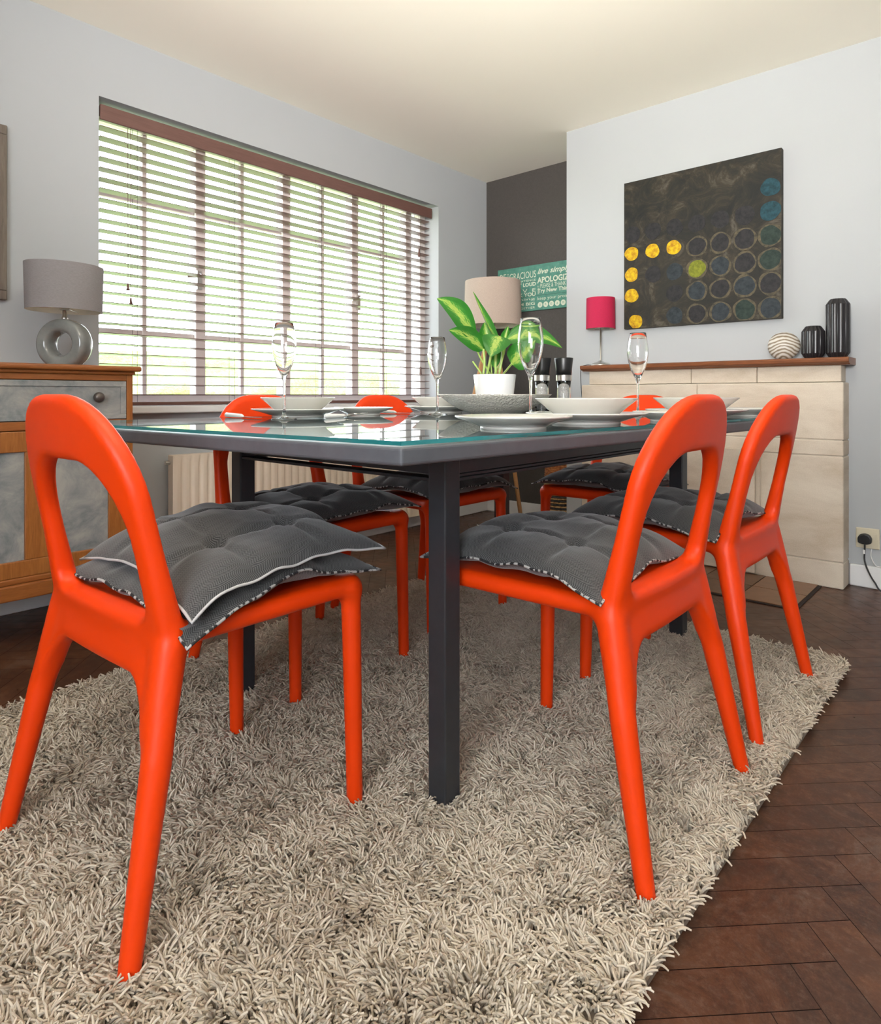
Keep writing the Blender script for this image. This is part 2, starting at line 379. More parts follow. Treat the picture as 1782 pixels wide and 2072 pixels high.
bx(bm, XW+.002, XW+.05, WY0-.04, WY1+.04, WZ0-.01, WZ0+.022)
obj('window_sill', bm, M['gloss_white'], win, bevel=.006, seg=3)

# outside
lawn = obj('lawn', B(-30, -3.2, -16, 20, -.35, -.3), M['lawn']); lawn['kind'] = 'structure'
rng = random.Random(3)
bm = bmesh.new(); bmesh.ops.create_grid(bm, x_segments=60, y_segments=14, size=.5)
bmesh.ops.scale(bm, vec=(26, 3.1, 1), verts=bm.verts)
for v_ in bm.verts:
    x, y = v_.co.x, v_.co.y; n_ = noise.noise((x*.8, y*1.4, 2))
    v_.co = Vector((-15+.9*math.cos(y)*1.0+.5*n_, x+1.5, .55+y*.78+.25*noise.noise((x*.5, 3, 1))))
ret = bmesh.ops.extrude_face_region(bm, geom=bm.faces[:]); 
for e in ret['geom']:
    if isinstance(e, bmesh.types.BMVert): e.co.x -= 1.2
hd = obj('garden_hedge', bm, M['hedge'], smooth=True); tag(hd, 'green garden hedge glimpsed across the lawn beyond the blind', 'hedge')

# ---------------------------------------------------------------- venetian blind
bl = empty('venetian_blind', (XW-.035, 2.11, WZ0)); tag(bl, 'wide brown wooden slatted blind open in the window recess', 'blind')
def bpart(name, bm, mat='brown_wood', **k):
    for v_ in bm.verts: v_.co -= Vector(bl.location)
    return obj(name, bm, M[mat], bl, **k)
YL, YR_ = WY0+.008, 3.135
bpart('valance', B(XW-.018, XW-.006, YL, YR_, 1.967, 2.031), bevel=.003)
bpart('head_rail', B(XW-.075, XW-.02, YL+.004, YR_-.01, 1.985, 2.03), 'brown_wood')
ns = 27; z0s, z1s = .822, 1.945
sl0 = None
for i in range(ns):
    z = z0s+(z1s-z0s)*i/(ns-1)
    if sl0 is None:
        bm = bmesh.new(); bx(bm, -.025, .025, YL+.004-2.11, YR_-.008-2.11, -.0014, .0014)
        sl0 = obj('slat', bm, M['brown_wood'], bl); sl0.location = (-.012, 0, z-WZ0); sl0.rotation_euler = (0, math.radians(-4), 0)
    else:
        c = sl0.copy(); COL.objects.link(c); c.location = (-.012, 0, z-WZ0)
bpart('bottom_rail', B(XW-.072, XW-.022, YL+.004, YR_-.008, .776, .792), bevel=.004)
for y in (1.25, 1.72, 2.25, 2.74, 3.04):
    bm = bmesh.new()
    for dx in (-.072, -.022): tube(bm, [(XW+dx, y, .79), (XW+dx, y, 1.99)], .0009, 5)
    for i in range(ns):
        z = z0s+(z1s-z0s)*i/(ns-1)-.003; tube(bm, [(XW-.072, y, z+.0018*1), (XW-.022, y, z-.0015)], .0006, 4)
    bpart('ladder_cord', bm, 'thread')
for y in (1.205, 1.217):
    bm = bmesh.new(); zb = 1.30 if y < 1.21 else 1.24
    tube(bm, [(XW-.012, y, 1.975), (XW-.010, y, zb)], .0011, 5); lathe(bm, [(0, .03), (.004, .028), (.005, .01), (.009, 0), (0, -.001)], 12, (XW-.010, y, zb-.03)); bpart('pull_cord', bm, 'brown_wood', smooth=True)
bm = bmesh.new()
tube(bm, [(XW-.008, 3.02, 1.975), (XW-.006, 3.025, .99)], .0012, 5); lathe(bm, [(0, .055), (.006, .05), (.007, .02), (.009, 0), (0, -.001)], 12, (XW-.006, 3.025, .95)); bpart('tilt_cord', bm, 'brown_wood')
bm = bmesh.new()
tube(bm, [(XW-.008, 3.01, 1.975), (XW-.006, 3.012, 1.74)], .0012, 5); lathe(bm, [(0, .055), (.006, .05), (.007, .02), (.009, 0), (0, -.001)], 12, (XW-.006, 3.012, 1.70)); bpart('tilt_cord', bm, 'brown_wood')

# ---------------------------------------------------------------- radiator
rd = empty('radiator', (XW+.06, 2.15, .08)); tag(rd, 'cream ribbed panel radiator on the wall under the window', 'radiator')
def rp_(name, bm, mat='radiator', **k):
    for v_ in bm.verts: v_.co -= Vector(rd.location)
    return obj(name, bm, M[mat], rd, **k)
y0, y1, zb, zt, xf = 1.354, 2.95, .085, .56, XW+.10
bm = bmesh.new(); NN = 320; rows = [zb, zb+.025, zb+.045, zt-.055, zt-.035, zt-.005, zt]; G = []
for zi, z in enumerate(rows):
    r = []
    for i in range(NN+1):
        y = y0+(y1-y0)*i/NN; ph = ((y-y0)/.0415) % 1; d = .5-.5*math.cos(2*math.pi*ph); d = min(1, d*1.7)
        amp = 0 if zi in (0, 1, 5, 6) else .009
        r.append(bm.verts.new((xf-amp*(1-d), y, z)))
    G.append(r)
for A, C in zip(G, G[1:]):
    for i in range(NN): bm.faces.new((A[i], A[i+1], C[i+1], C[i]))
rp_('front_panel', bm, smooth=True)
rp_('casing', B(xf-.058, xf-.010, y0, y1, zb+.003, zt-.002), bevel=.004)
bm = bmesh.new(); tube(bm, [(xf-.04, y0-.001, zt-.035), (xf-.04, y0-.02, zt-.035)], .009, 8); rp_('air_valve', bm, 'steel')
for yy in (y0-.03, y1+.03):
    bm = bmesh.new(); tube(bm, [(xf-.045, yy+(.03 if yy < 2 else -.03), zb+.02), (xf-.045, yy, zb+.02), (xf-.045, yy, 0)], .008, 8); rp_('pipe', bm, 'white_plastic')
    bm = bmesh.new(); lathe(bm, [(0, 0), (.017, 0), (.017, .055), (0, .06)], 16, (xf-.045, yy, zb+.02)); rp_('valve', bm, 'white_plastic')
for q in (y0+.2, y1-.23): rp_('bracket', B(XW+.002, xf-.058, q, q+.03, zb+.05, zt-.06))

# ---------------------------------------------------------------- fireplace
fp = empty('stone_fireplace', (-1.16, 3.18, 0)); tag(fp, 'pale sandstone block fireplace surround with dark wood mantel and boarded opening', 'fireplace')
def fpart(name, bm, mat, **k):
    for v_ in bm.verts: v_.co -= Vector(fp.location)
    return obj(name, bm, M[mat], fp, **k)
FX0, FX1, FY = -1.79, -.552, 3.18
bm = bmesh.new(); bx(bm, FX0+.006, FX1-.006, FY+.006, YB-.002, .0, .876); fpart('mortar_core', bm, 'mortar')
courses = [(0.0, .11), (.112, .56), (.562, .628), (.63, .876)]
splits = {0: [FX0, -1.5, -1.05, FX1], 1: [FX0, -1.45, -.88, FX1], 2: [FX0, -1.3, FX1], 3: [FX0, -1.163, FX1]}
bm = bmesh.new()
for ci, (za, zb_) in enumerate(courses):
    sp_ = splits[ci]
    for a, b in zip(sp_, sp_[1:]): bx(bm, a+.0012, b-.0012, FY, YB-.003, za+.0012, zb_-.0012)
fpart('stone_blocks', bm, 'stone', bevel=.004)
bm = bmesh.new()
for a, b in ((FX0+.035, -1.2), (-1.2, -.90), (-.90, FX1-.012)): bx(bm, a+.001, b-.001, FY+.02, YB-.003, .878, .952)
fpart('upper_stone_course', bm, 'stone', bevel=.004)
bm = bmesh.new(); prof = [(3.145, .962), (3.155, .955), (3.170, .954), (3.170, .950), (YB-.002, .950), (YB-.002, .981), (3.150, .981), (3.143, .976)]
n_ = len(prof)
for xx in (-1.775, -.528):
    pass
A_ = [bm.verts.new((-1.78, y, z)) for y, z in prof]; C_ = [bm.verts.new((-.528, y, z)) for y, z in prof]
bm.faces.new(A_); bm.faces.new(C_[::-1])
for i in range(n_): bm.faces.new((A_[i], C_[i], C_[(i+1) % n_], A_[(i+1) % n_]))
fpart('mantel_shelf', bm, 'mantel_wood', bevel=.002)
bm = bmesh.new(); bx(bm, -1.50, -.898, FY-.02, FY-.002, .012, .575); pn = fpart('cover_board', bm, 'stone', bevel=.003)
bm = bmesh.new(); tube(bm, [(-.965, FY-.022, .43), (-.965, FY-.019, .43)], .006, 10); fpart('screw_cap', bm, 'steel')
# hearth
hb = bmesh.new(); hb_tiles = []
hx0, hx1, hy0, hy1 = -1.70, -.633, 2.755, 3.176; nx, ny = 5, 2
bx(hb, hx0, hx1, hy0, hy1, .001, .004, 1)
R = [0]*6
for i in range(nx):
    for j in range(ny):
        a = hx0+.012+(hx1-hx0-.024)*i/nx; b = hx0+.012+(hx1-hx0-.024)*(i+1)/nx; c_ = hy0+.012+(hy1-hy0-.012)*j/ny; d_ = hy0+.012+(hy1-hy0-.012)*(j+1)/ny
        bx(hb, a+.002, b-.002, c_+.002, d_-.002, .003, .0065); R += [random.random()]*6
ho = obj('hearth', hb, [M['tile'], M['gap']]); a_ = ho.data.attributes.new('rnd', 'FLOAT', 'FACE'); a_.data.foreach_set('value', R)
tag(ho, 'brown quarry tile hearth set in the parquet in front of the fireplace', 'hearth')

# ---------------------------------------------------------------- rug
RX0, RX1, RY0, RY1 = -1.935, -.385, -.02, 2.285
rug = obj('shag_rug', B(RX0, RX1, RY0, RY1, .001, .010), M['rug_back']); tag(rug, 'large beige shag rug with long pile under the dining table', 'rug')
N = 210000
rs = np.random.RandomState(11)
px = rs.uniform(RX0, RX1, N); py = rs.uniform(RY0, RY1, N)
def fld(x, y, seed, sc):
    r = np.random.RandomState(seed); s = np.zeros_like(x)
    for _ in range(14):
        k = r.normal(0, sc, 2); s += np.sin(k[0]*x+k[1]*y+r.uniform(0, 6.28))
    return s/math.sqrt(7)
f1, f2 = fld(px, py, 1, 28), fld(px, py, 2, 28); g1, g2 = fld(px, py, 3, 90), fld(px, py, 4, 90)
ang = np.arctan2(f1*.6+g1*.9+rs.normal(0, .75, N)-.35, f2*.6+g2*.9+rs.normal(0, .75, N))
lean = np.clip(.95+.18*fld(px, py, 5, 45)+rs.normal(0, .22, N), .35, 1.4)
Lh = .030*(1+.15*rs.normal(0, 1, N)); Lh = np.clip(Lh, .019, .040)
npt = 5; pos = np.zeros((N, npt, 3), np.float32)
dirx, diry = np.cos(ang), np.sin(ang); cx_, cy_, cz_ = px.copy(), py.copy(), np.full(N, .008)
pos[:, 0] = np.stack([cx_, cy_, cz_], 1)
curl = rs.normal(0, .35, N)
for k in range(1, npt):
    th = lean*(k-.3)/(npt-1)*1.55; a = ang+curl*k/npt*2
    st = Lh/(npt-1); cx_ = cx_+np.cos(a)*np.sin(th)*st; cy_ = cy_+np.sin(a)*np.sin(th)*st; cz_ = cz_+np.cos(th)*st
    pos[:, k] = np.stack([cx_, cy_, np.maximum(cz_, .010)], 1)
hc = bpy.data.hair_curves.new('pile'); hc.add_curves([npt]*N)
hc.attributes['position'].data.foreach_set('vector', pos.reshape(-1))
ra = hc.attributes.get('radius') or hc.attributes.new('radius', 'FLOAT', 'POINT')
rad = np.tile(np.array([.0017, .0017, .0017, .0016, .0012], np.float32), N); ra.data.foreach_set('value', rad)
tn = hc.attributes.new('tone', 'FLOAT', 'CURVE')
tone = .5+.20*rs.normal(0, 1, N)+.10*fld(px, py, 8, 6)
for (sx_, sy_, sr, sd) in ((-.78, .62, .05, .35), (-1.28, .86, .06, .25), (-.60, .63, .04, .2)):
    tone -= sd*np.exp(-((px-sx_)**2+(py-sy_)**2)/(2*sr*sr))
tn.data.foreach_set('value', np.clip(tone, 0, 1).astype(np.float32))
hc.materials.append(M['shag'])
po = bpy.data.objects.new('pile', hc); COL.objects.link(po); po.parent = rug; po['kind'] = 'stuff'

# ---------------------------------------------------------------- dining chair (smooth union field -> mesh)
def chair_mesh():
    h = .005; X = np.arange(-.29, .2901, h); Y = np.arange(-.30, .2901, h); Z = np.arange(-.015, .8451, h)
    x, y, z = np.meshgrid(X, Y, Z, indexing='ij'); x = x.astype(np.float32); y = y.astype(np.float32); z = z.astype(np.float32); ax = np.abs(x)
    def cone(a, b, ra_, rb_):
        a = np.array(a); b = np.array(b); d = b-a; L2 = d@d
        t_ = np.clip(((ax-a[0])*d[0]+(y-a[1])*d[1]+(z-a[2])*d[2])/L2, 0, 1)
        return np.sqrt((ax-a[0]-t_*d[0])**2+(y-a[1]-t_*d[1])**2+(z-a[2]-t_*d[2])**2)-(ra_+(rb_-ra_)*t_)
    def smin(a, b, k):
        hh = np.maximum(k-np.abs(a-b), 0)/k; return np.minimum(a, b)-hh*hh*k*.25
    def rbox2(u, v, hu, hv, r):
        qx = np.abs(u)-hu+r; qy = np.abs(v)-hv+r
        return np.minimum(np.maximum(qx, qy), 0)+np.sqrt(np.maximum(qx, 0)**2+np.maximum(qy, 0)**2)-r
    def plate(d2, dn, r):
        a = d2+r; b = dn+r
        return np.minimum(np.maximum(a, b), 0)+np.sqrt(np.maximum(a, 0)**2+np.maximum(b, 0)**2)-r
    # seat
    hw = .205+.012*np.clip((y+.15)/.38, 0, 1)
    d2 = rbox2(x*(.215/hw), y-.035, .215, .205, .045)
    top = .437-.006*np.clip(1-(x/.17)**2, 0, 1)*np.clip(1-((y-.03)/.17)**2, 0, 1)
    seat = plate(d2, np.abs(z-top)-.018, .0175)
    fr = cone((.200, .222, -.004), (.197, .214, .425), .0155, .0195)
    lower = cone((.240, -.243, -.004), (.213, -.188, .27), .0150, .0220)
    up_ = cone((.213, -.188, .27), (.192, -.156, .42), .0220, .0215)
    leg = np.minimum(lower, up_)
    # back ring
    zz = np.clip((z-.44)/.36, -.2, 1.05)
    yb = -.153-.072*np.maximum(zz, 0)-.22*np.clip(.43-z, 0, .2) - .020*np.clip(1-(x/.20)**2, 0, 1)*np.clip(.45+zz, 0, 1)
    hwz = .208-.018*np.clip((z-.45)/.3, 0, 1)
    xs = x*(.200/hwz)
    outer = rbox2(xs, z-.50, .200, .310, .165)
    ht, hb_ = .704, .458
    rr = np.where(z > .58, .118, .035)
    qx = np.abs(xs)-.157+rr; qz = np.abs(z-(ht+hb_)/2)-(ht-hb_)/2+rr
    hole = np.minimum(np.maximum(qx, qz), 0)+np.sqrt(np.maximum(qx, 0)**2+np.maximum(qz, 0)**2)-rr
    dip = .03*np.clip(1-(x/.16)**2, 0, 1)
    th = .0165+.004*np.clip((.56-z)/.1, 0, 1)
    ring = np.maximum(outer, -hole)
    low = .365+.030*np.clip(1-(ax/.17)**2, 0, 1)*0
    ring = np.maximum(ring, (.372-.10*np.clip((ax-.115)/.085, 0, 1)**2-z)*.85)
    back = plate(ring, np.abs(y-yb)-th, .0155)
    back = smin(back, leg, .018)
    d = smin(seat, fr, .026)
    d = smin(d, back, .022)
    # surface nets
    s = d < 0
    nx, ny, nz = d.shape
    P = np.zeros((nx-1, ny-1, nz-1, 3), np.float32); Cn = np.zeros((nx-1, ny-1, nz-1), np.float32)
    corners = [(i, j, k) for i in (0, 1) for j in (0, 1) for k in (0, 1)]
    def sub(a, c): return a[c[0]:c[0]+nx-1, c[1]:c[1]+ny-1, c[2]:c[2]+nz-1]
    for a in corners:
        for ax_ in range(3):
            if a[ax_] == 1: continue
            b = list(a); b[ax_] = 1
            sa, sb = sub(s, a), sub(s, b); da, db = sub(d, a), sub(d, b); cr = sa != sb
            t_ = np.where(cr, da/np.where(cr, da-db, 1), 0)
            for q in range(3):
                P[..., q] += np.where(cr, a[q]+(t_ if q == ax_ else 0), 0)
            Cn += cr
    act = Cn > 0; idx = np.full(act.shape, -1, np.int64); idx[act] = np.arange(act.sum())
    ii = np.argwhere(act); V = (P[act]/Cn[act][:, None]+ii)*h+np.array([X[0], Y[0], Z[0]])
    F = []
    def faces(ax_):
        o1, o2 = [(1, 2), (2, 0), (0, 1)][ax_]
        sl = [slice(1, -1)]*3; sl[ax_] = slice(0, -1); sl2 = list(sl); sl2[ax_] = slice(1, None)
        A = s[tuple(sl)]; Bq = s[tuple(sl2)]; e = np.argwhere(A != Bq); inn = A[A != Bq]
        base = e.copy()
        for q in range(3):
            if q != ax_: base[:, q] += 1
        def g(d1, d2):
            c = base.copy(); c[:, o1] += d1; c[:, o2] += d2; return idx[c[:, 0], c[:, 1], c[:, 2]]
        q = np.stack([g(-1, -1), g(0, -1), g(0, 0), g(-1, 0)], 1)
        q[~inn] = q[~inn][:, ::-1]; F.append(q)
    for a in range(3): faces(a)
    F = np.concatenate(F); return V, F
CV, CF = chair_mesh()
cen = CV[CF].mean(1)
_me = bpy.data.meshes.new('tmp'); _me.from_pydata(CV.tolist(), [], CF.tolist()); _me.update()
NV = np.zeros(len(CV)*3, np.float32); _me.vertices.foreach_get('normal', NV); NV = NV.reshape(-1, 3)
cx, cy, cz = cen.T
part = np.zeros(len(cen), int)          # 0 seat 1 back 2..5 legs
bk = (cz > .462) | ((cy < -.125) & (cz > .35) & (np.abs(cx) < .5)) 
part[bk] = 1
rl = (cy < -.10) & (cz <= .355); part[rl & (cx > 0)] = 2; part[rl & (cx < 0)] = 3
fl_ = (cy > .10) & (cz <= .405); part[fl_ & (cx > 0)] = 4; part[fl_ & (cx < 0)] = 5
chair0 = empty('dining_chair')
for k, nm in enumerate(('seat', 'backrest', 'leg', 'leg', 'leg', 'leg')):
    f = CF[part == k]; u, inv = np.unique(f, return_inverse=True)
    me = bpy.data.meshes.new(nm); me.from_pydata(CV[u].tolist(), [], inv.reshape(f.shape).tolist()); me.update()
    for p in me.polygons: p.use_smooth = True
    me.normals_split_custom_set_from_vertices(NV[u].tolist()); me.materials.append(M['orange'])
    o = bpy.data.objects.new(nm, me); COL.objects.link(o); o.parent = chair0
ZR = .012
chairs = [  # centre of the feet, facing angle (0 = facing +Y), label
 ((-1.168, .619, ZR), math.radians(2.5), 'orange plastic chair at the near end of the table with two stacked cushions'),
 ((-.682, 1.228, ZR), math.radians(90), 'orange plastic chair on the fireplace side nearest the camera beside the near table leg'),
 ((-.692, 1.845, ZR), math.radians(90), 'orange plastic chair on the right side, second from the camera, close to the rug corner'),
 ((-1.632, 1.222, ZR), math.radians(-90), 'orange plastic chair on the window side nearer the camera, behind the tall flute glass'),
 ((-1.69, 1.812, ZR), math.radians(-90), 'orange plastic chair on the window side farther from the camera, close to the tripod lamp'),
 ((-1.20, 2.415, ZR), math.radians(180), 'orange plastic chair at the far end of the table with its back to the fireplace')]
for i, (l, a, lab) in enumerate(chairs):
    c = chair0 if i == 0 else copy_tree(chair0)
    c.location = l; c.rotation_euler = (0, 0, a); tag(c, lab, 'chair', 'orange chairs around the table')

# ---------------------------------------------------------------- cushions
def cushion(name, seed, loc, rz, tilt, mat_pipe, label, size=(.44, .40), thick=.052, droop=None, share=(.62, .38), floor=True):
    r = random.Random(seed); n = 80; hx_, hy_ = size[0]/2, size[1]/2
    btn = [(a*.40, b*.40) for a in (-1, 1) for b in (-1, 1)]
    ox, oy = r.uniform(0, 50), r.uniform(0, 50)
    root = empty(name, loc); root.rotation_euler = (tilt[0], tilt[1], rz); tag(root, label, 'cushion', 'grey herringbone cushions on the chairs')
    fz = -(loc[2]-zs)+.001 if floor else -.2
    def edge(u, v):
        s = 1-.055*(1-abs(u*v))+.03*abs(u*v)**3
        return u*hx_*s, v*hy_*s
    def zoff(u, v):
        z = .008*noise.noise((u*1.3+ox, v*1.3+oy, 0))*2
        m = max(abs(u), abs(v)); z += .0065*noise.noise((u*3.2+ox, v*3.2, 5))*m**6*1.6
        z -= .024*(abs(u*v))**2.5
        if droop: z += droop(u, v)
        return z
    def hgt(u, v, s):
        f = max(0, (1-abs(u)**2.8))*max(0, (1-abs(v)**2.8)); f = f**.55
        d = 0
        for bxu, bv in btn:
            q = (u-bxu)**2+(v-bv)**2; d = max(d, .80*math.exp(-q/(2*.085**2)), .30*math.exp(-q/(2*.22**2)))
            # creases running from each button to the edges and between buttons
            if abs(u) > .36 or True:
                d = max(d, .34*math.exp(-(v-bv)**2/(2*.05**2))*(1 if abs(u) > .3 else .75)*min(1, 1.3-.55*abs(u)), .34*math.exp(-(u-bxu)**2/(2*.05**2))*min(1, 1.3-.55*abs(v)))
        w = .09*noise.noise((u*2.2+ox, v*2.2+oy, 9*s))+.012*noise.noise((u*8+oy, v*8+ox, 3*s))
        return thick*share[0 if s > 0 else 1]*f*(1-d*(1 if s > 0 else .7)+w*1.6)
    V = []; F = []; UV = []
    def cc(i): t_ = -1+2*i/n; return math.sin(t_*math.pi/2)*.45+t_*.55
    for s in (1, -1):
        b = len(V)
        for i in range(n+1):
            for j in range(n+1):
                u, v = cc(i), cc(j); x, y = edge(u, v); zz = zoff(u, v)+s*hgt(u, v, s); zz = max(zz, fz) if (s < 0 and abs(u) < .95) else zz; V.append((x, y, zz)); UV.append((x, y))
        for i in range(n):
            for j in range(n):
                q = (b+i*(n+1)+j, b+(i+1)*(n+1)+j, b+(i+1)*(n+1)+j+1, b+i*(n+1)+j+1); F.append(q if s > 0 else q[::-1])
    me = bpy.data.meshes.new('cover'); me.from_pydata(V, [], F); me.update()
    uvl = me.uv_layers.new(name='UVMap'); li = np.zeros(len(me.loops), np.int32); me.loops.foreach_get('vertex_index', li)
    uvl.data.foreach_set('uv', np.array(UV, np.float32)[li].reshape(-1))
    for p in me.polygons: p.use_smooth = True
    me.materials.append(M['herring']); o = bpy.data.objects.new('cover', me); COL.objects.link(o); o.parent = root
    ring = []
    for k in range(4):
        for i in range(40):
            t_ = -1+2*i/40; u, v = [(t_, -1), (1, t_), (-t_, 1), (-1, -t_)][k]; x, y = edge(u, v); ring.append((x*1.004, y*1.004, zoff(u, v)))
    bm = bmesh.new(); tube(bm, ring, .0024, 8, closed=True); obj('piping', bm, mat_pipe, root, smooth=True)
    for bu, bv in btn:
        x, y = edge(bu, bv); zz = zoff(bu, bv)+hgt(bu, bv, 1)
        bm = bmesh.new(); tube(bm, [(x-.011, y, zz+.0015), (x, y+.001, zz+.003), (x+.011, y, zz+.0015)], .0016, 6); obj('tuft_stitch', bm, M['thread'], root)
    return root
zs = .455+ZR
def dr_under(u, v): return -.020*max(0, u-.2)*max(0, -v)-.012*max(0, u-.5)
T_ = .088
H_ = 'grey herringbone cushion '
cushion('seat_cushion', 1, (-1.162, .670, zs+.028), math.radians(3), (math.radians(.5), 0, 0), M['pipe_bw'], H_+'with black piping, lower of the two stacked at the near end', thick=T_*.95, share=(.42, .38), droop=lambda u, v: -.026*max(0, u)*max(0, -v)**2-.004*max(0, -v-.4))
cushion('seat_cushion', 2, (-1.153, .682, zs+.068), math.radians(-1), (math.radians(6), math.radians(2), 0), M['pipe_white'], H_+'with white piping, upper of the two stacked at the near end', size=(.445, .38), thick=T_, share=(.66, .08), floor=False, droop=lambda u, v: -.004*max(0, u)*max(0, -v)**2)
cushion('seat_cushion', 3, (-.738, 1.232, zs+.032), math.radians(92), (math.radians(2), 0, 0), M['pipe_bw'], H_+'with black and white piping beside the near table leg', size=(.455, .39), thick=T_, droop=lambda u, v: -.010*max(0, -v)**3)
cushion('seat_cushion', 4, (-.745, 1.84, zs+.030), math.radians(89), (0, 0, 0), M['pipe_bw'], H_+'on the right chair second from the camera', size=(.455, .40), thick=T_)
cushion('seat_cushion', 5, (-1.575, 1.225, zs+.030), math.radians(-90), (0, 0, 0), M['pipe_bw'], 'grey cushion on the window side chair nearer the camera', thick=T_)
cushion('seat_cushion', 6, (-1.63, 1.815, zs+.030), math.radians(-91), (0, 0, 0), M['pipe_bw'], 'grey cushion on the window side chair farther from the camera', thick=T_)
cushion('seat_cushion', 7, (-1.20, 2.355, zs+.030), math.radians(180), (0, 0, 0), M['pipe_bw'], 'grey cushion on the chair at the far end of the table', thick=T_)

# ---------------------------------------------------------------- table
ZT = .754
tb = empty('dining_table', (-1.215, 1.56, ZR)); tag(tb, 'dark grey painted dining table with a glass sheet on its top', 'table')
def tp(name, bm, mat, **k):
    for v_ in bm.verts: v_.co -= Vector(tb.location)
    return obj(name, bm, mat, tb, **k)
top = [(-.660, .660), (-.548, 2.385), (-1.800, 2.40), (-1.800, .575)]
def inset(P, d):
    c = Vector((sum(p[0] for p in P)/4, sum(p[1] for p in P)/4)); return [(p[0]+(d if p[0] < c.x else -d), p[1]+(d if p[1] < c.y else -d)) for p in P]
bm = bmesh.new(); prism(bm, top, .718, .7455); tp('tabletop', bm, M['table_grey'], bevel=.005, seg=3)
bm = bmesh.new(); P_ = inset(top, .004); prism(bm, P_, .7475, ZT, 1)
for f in bm.faces:
    if abs(f.calc_center_median().z-(ZT)) < 1e-4 or abs(f.calc_center_median().z-.7475) < 1e-4: f.material_index = 0
bm.normal_update(); tp('glass_sheet', bm, [M['glass_sheet'], M['glass_edge']])
lw = .0225; lx0, lx1, ly0, ly1 = -1.574, -.850, .970, 2.152
for x in (lx0, lx1):
    for y in (ly0, ly1):
        bm = bmesh.new(); bx(bm, x-lw, x+lw, y-lw, y+lw, ZR, .718); tp('leg', bm, M['leg_grey'], bevel=.003)
bm = bmesh.new()
for x in (lx0, lx1): bx(bm, x-.014, x+.014, ly0+lw, ly1-lw, .664, .717); bx(bm, x-.019, x+.019, ly0+lw, ly1-lw, .650, .657); bx(bm, x-.016, x+.016, ly0+lw, ly1-lw, .657, .664)
for y in (ly0, ly1): bx(bm, lx0+lw, lx1-lw, y-.014, y+.014, .664, .717); bx(bm, lx0+lw, lx1-lw, y-.019, y+.019, .650, .657)
tp('apron', bm, M['leg_grey'], bevel=.0015)

# ---------------------------------------------------------------- tableware
def plate(r, x, y, label, z=ZT, grp=None):
    bm = bmesh.new()
    lathe(bm, [(0, .0045), (r*.54, .0045), (r*.60, .006), (r*.75, .0135), (r*.985, .0225), (r, .0240), (r*.997, .0262), (r*.975, .0262), (r*.74, .0185), (r*.58, .0105), (r*.4, .0088), (0, .0085)], 72)
    lathe(bm, [(r*.56, .0055), (r*.565, 0), (r*.535, 0), (r*.53, .0055)], 72)
    o = obj('dinner_plate' if r > .12 else 'side_plate', bm, M['porcelain'], smooth=True, loc=(x, y, z)); tag(o, label, 'plate', grp); return o
def bowl(r, x, y, z, label):
    bm = bmesh.new()
    lathe(bm, [(0, .003), (r*.50, .003), (r*.55, .0), (r*.57, .001), (r*.60, .006), (r*.82, .028), (r*.99, .044), (r, .046), (r*.985, .047), (r*.80, .031), (r*.58, .0095), (r*.45, .0065), (0, .006)], 72)
    o = obj('soup_bowl', bm, M['porcelain'], smooth=True, loc=(x, y, z)); tag(o, label, 'bowl', 'cream bowls on the dinner plates'); return o
G_ = 'cream plates on the glass table'
sets = [(-.760, 1.371, 'at the near right setting'), (-.705, 1.914, 'between the two right chair backs'), (-1.655, 1.209, 'behind the nearest flute'), (-1.655, 1.871, 'just left of the silver bowl')]
for x, y, w in sets:
    plate(.140, x, y, 'cream dinner plate under a bowl '+w, grp=G_)
    bowl(.118 if x > -1 else .112, x, y, ZT+.0128, 'cream shallow bowl on a plate '+w)
for x, y, lab in ((-.752, 1.066, 'empty cream side plate at the near table edge, largest in view'), (-.655, 1.628, 'cream side plate seen just left of the nearer right chair back'), (-.66, 2.19, 'cream side plate near the far right table corner'), (-1.653, 1.474, 'cream side plate between the two window side settings')):
    plate(.116 if y < 1.2 else .100, x, y, lab, grp=G_)

def flute(x, y, label):
    root = empty('champagne_flute', (x, y, ZT)); tag(root, label, 'glass', 'clear flutes on the table')
    prof = [(0, .0), (.0350, .0), (.0355, .0015), (.030, .0030), (.012, .0055), (.0050, .011), (.0036, .030), (.0034, .075), (.0042, .105), (.0075, .118), (.0150, .133), (.0235, .152), (.0305, .178), (.0330, .200), (.0325, .220), (.0290, .243), (.0255, .262), (.0248, .2650)]
    inner = [(.0240, .2645), (.0275, .243), (.0310, .220), (.0314, .200), (.0290, .178), (.0220, .153), (.0135, .136), (.0055, .124), (0, .1215)]
    k = 8
    bm = bmesh.new(); lathe(bm, prof[:k+1][:], 40); obj('stem', bm, M['crystal'], root, smooth=True)
    bm = bmesh.new(); lathe(bm, prof[k:]+inner, 48); obj('glass_bowl', bm, M['crystal'], root, smooth=True)
flute(-1.516, 1.061, 'clear champagne flute nearest the window side chair, in front of the blind')
flute(-1.493, 1.668, 'clear champagne flute left of the silver bowl, by the window reveal')
flute(-.941, 1.411, 'clear champagne flute in front of the potted plant leaves')
flute(-.912, 1.979, 'clear champagne flute in front of the mantel, under the painting')

bm = bmesh.new(); r = .19
lathe(bm, [(0, .002), (.07, .002), (.085, .006), (.12, .020), (.155, .040), (.178, .058), (r, .0685), (r, .0700), (.175, .0605), (.15, .0425), (.115, .0225), (.08, .009), (0, .006)], 96)
sb = obj('serving_bowl', bm, M['silver'], smooth=True, loc=(-1.323, 1.768, ZT)); tag(sb, 'wide hammered silver bowl holding the potted plant', 'bowl')

